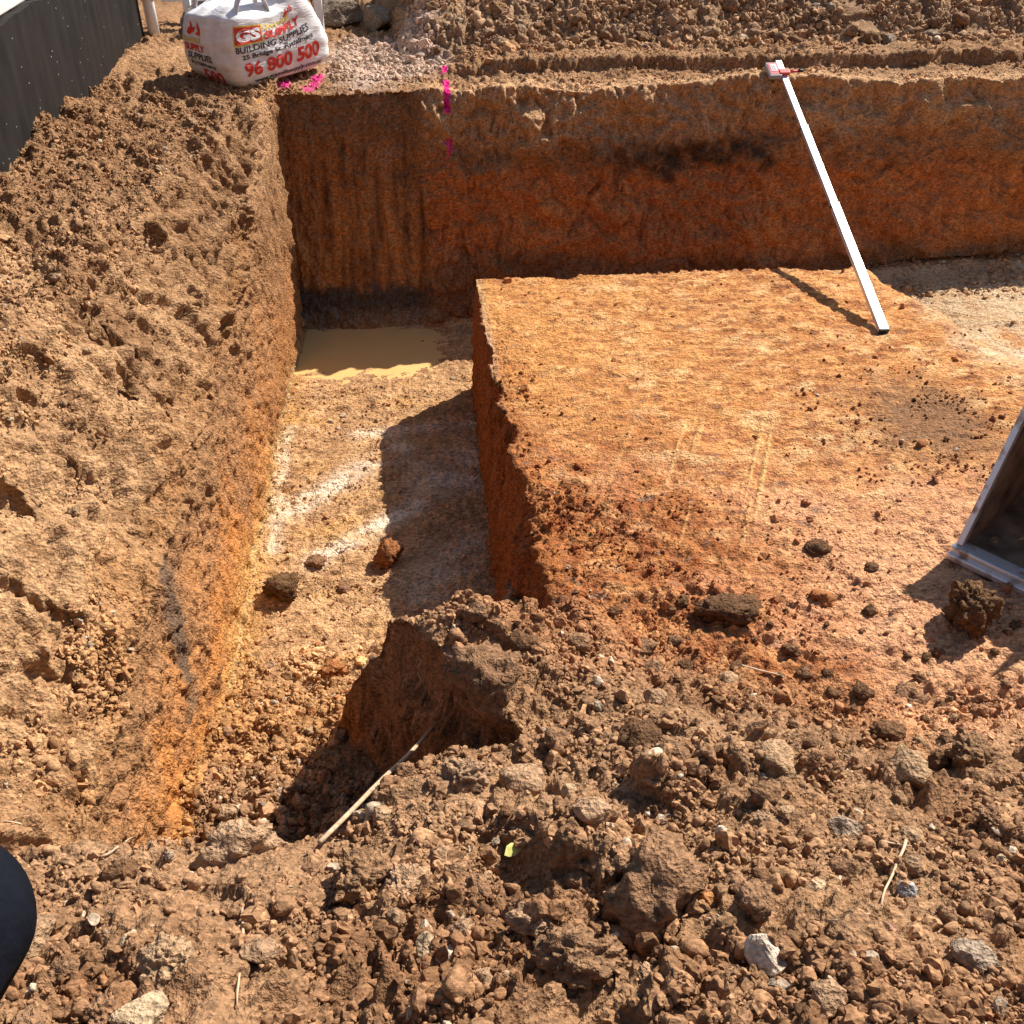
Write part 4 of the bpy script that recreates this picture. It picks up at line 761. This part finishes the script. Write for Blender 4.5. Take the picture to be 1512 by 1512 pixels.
for s_ in 'RL':
    E_ += [('pel', 'hip'+s_), ('hip'+s_, 'th'+s_), ('th'+s_, 'kn'+s_), ('kn'+s_, 'sh'+s_), ('sh'+s_, 'an'+s_), ('an'+s_, 'to'+s_), ('sp2', 'ch'+s_), ('ch'+s_, 'el'+s_), ('el'+s_, 'wr'+s_), ('wr'+s_, 'pa'+s_), ('pa'+s_, 'tha'+s_), ('tha'+s_, 'thb'+s_)]
    for i in range(4): E_ += [('pa'+s_, 'f%da' % i+s_), ('f%da' % i+s_, 'f%db' % i+s_), ('f%db' % i+s_, 'f%dc' % i+s_)]
ks = list(J); me = bpy.data.meshes.new('body'); me.from_pydata([J[q][:3] for q in ks], [(ks.index(a), ks.index(b)) for a, b in E_], []); me.update()
bo_ = bpy.data.objects.new('body', me); col.objects.link(bo_); bo_.modifiers.new('skin', 'SKIN')
if not me.skin_vertices: me.attributes.new('skin', 'FLOAT', 'POINT')
for i, q in enumerate(ks): sv_ = me.skin_vertices[0].data[i]; sv_.radius = (J[q][3],)*2; sv_.use_root = (q == 'pel')
sb_ = bo_.modifiers.new('sub', 'SUBSURF'); sb_.levels = sb_.render_levels = 3
dg = bpy.context.evaluated_depsgraph_get(); bm_ = bpy.data.meshes.new_from_object(bo_.evaluated_get(dg)); bpy.data.objects.remove(bo_)
per = empty('person', (-.9, .45, gp)); tag(per, 'person in dark navy work clothes squatting beside the trench, one knee forward', 'person')
M_navy = plain('navy_cloth', (.005, .006, .010), .9, 0, .08, noise=.4, scale=16, bump=.02); M_skin = plain('skin', (.45, .27, .19), .55, noise=.05); M_boot = plain('boot_leather', (.10, .065, .04), .6); M_hair = plain('hair', (.03, .02, .015), .6)
for m_ in (M_navy, M_skin, M_boot): bm_.materials.append(m_)
for p in bm_.polygons:
    c_ = p.center; p.use_smooth = True; hand = c_.y > .62 and gp+.44 < c_.z < gp+.56 and (-.85 < c_.x < -.745 or -1.115 < c_.x < -1.01)
    p.material_index = 1 if (c_.z > gp+.86 or hand) else (2 if c_.z < gp+.12 else 0)
obj('body', bm_, None, per)
hd = Vector(J['hd1'][:3])
bmh = bmesh.new(); bmesh.ops.create_uvsphere(bmh, u_segments=24, v_segments=14, radius=.108)
for q in bmh.verts[:]:
    if q.co.z < -.01 and q.co.y > -.03: q.co *= .8
    q.co += hd+Vector((0, -.012, .02))
mh = bpy.data.meshes.new('hair'); bmh.to_mesh(mh); bmh.free(); mh.polygons.foreach_set('use_smooth', np.ones(len(mh.polygons), bool)); obj('hair', mh, M_hair, per)
for sg in (-1, 1):
    bmh = bmesh.new(); bmesh.ops.create_uvsphere(bmh, u_segments=10, v_segments=8, radius=.011); [setattr(q, 'co', q.co+hd+Vector((.035*sg, .088, .0))) for q in bmh.verts]; mh = bpy.data.meshes.new('eye'); bmh.to_mesh(mh); bmh.free(); obj('eye', mh, M_dark, per)
    bmh = bmesh.new(); bmesh.ops.create_uvsphere(bmh, u_segments=10, v_segments=8, radius=.025); [setattr(q, 'co', Vector((q.co.x*.4, q.co.y*.7, q.co.z))+hd+Vector((.102*sg, .0, -.01))) for q in bmh.verts]; mh = bpy.data.meshes.new('ear'); bmh.to_mesh(mh); bmh.free(); obj('ear', mh, M_skin, per)
obj('nose', mesh('nose', [hd+Vector(p) for p in ((-.014, .088, -.035), (.014, .088, -.035), (0, .115, -.032), (0, .09, .01))], [(0, 1, 2), (0, 2, 3), (1, 3, 2), (0, 3, 1)], True), M_skin, per)
box('mouth', hd+Vector((0, .086, -.055)), (.022, 0, 0), (0, .006, 0), (0, 0, .004), M_rdp, per, .002)
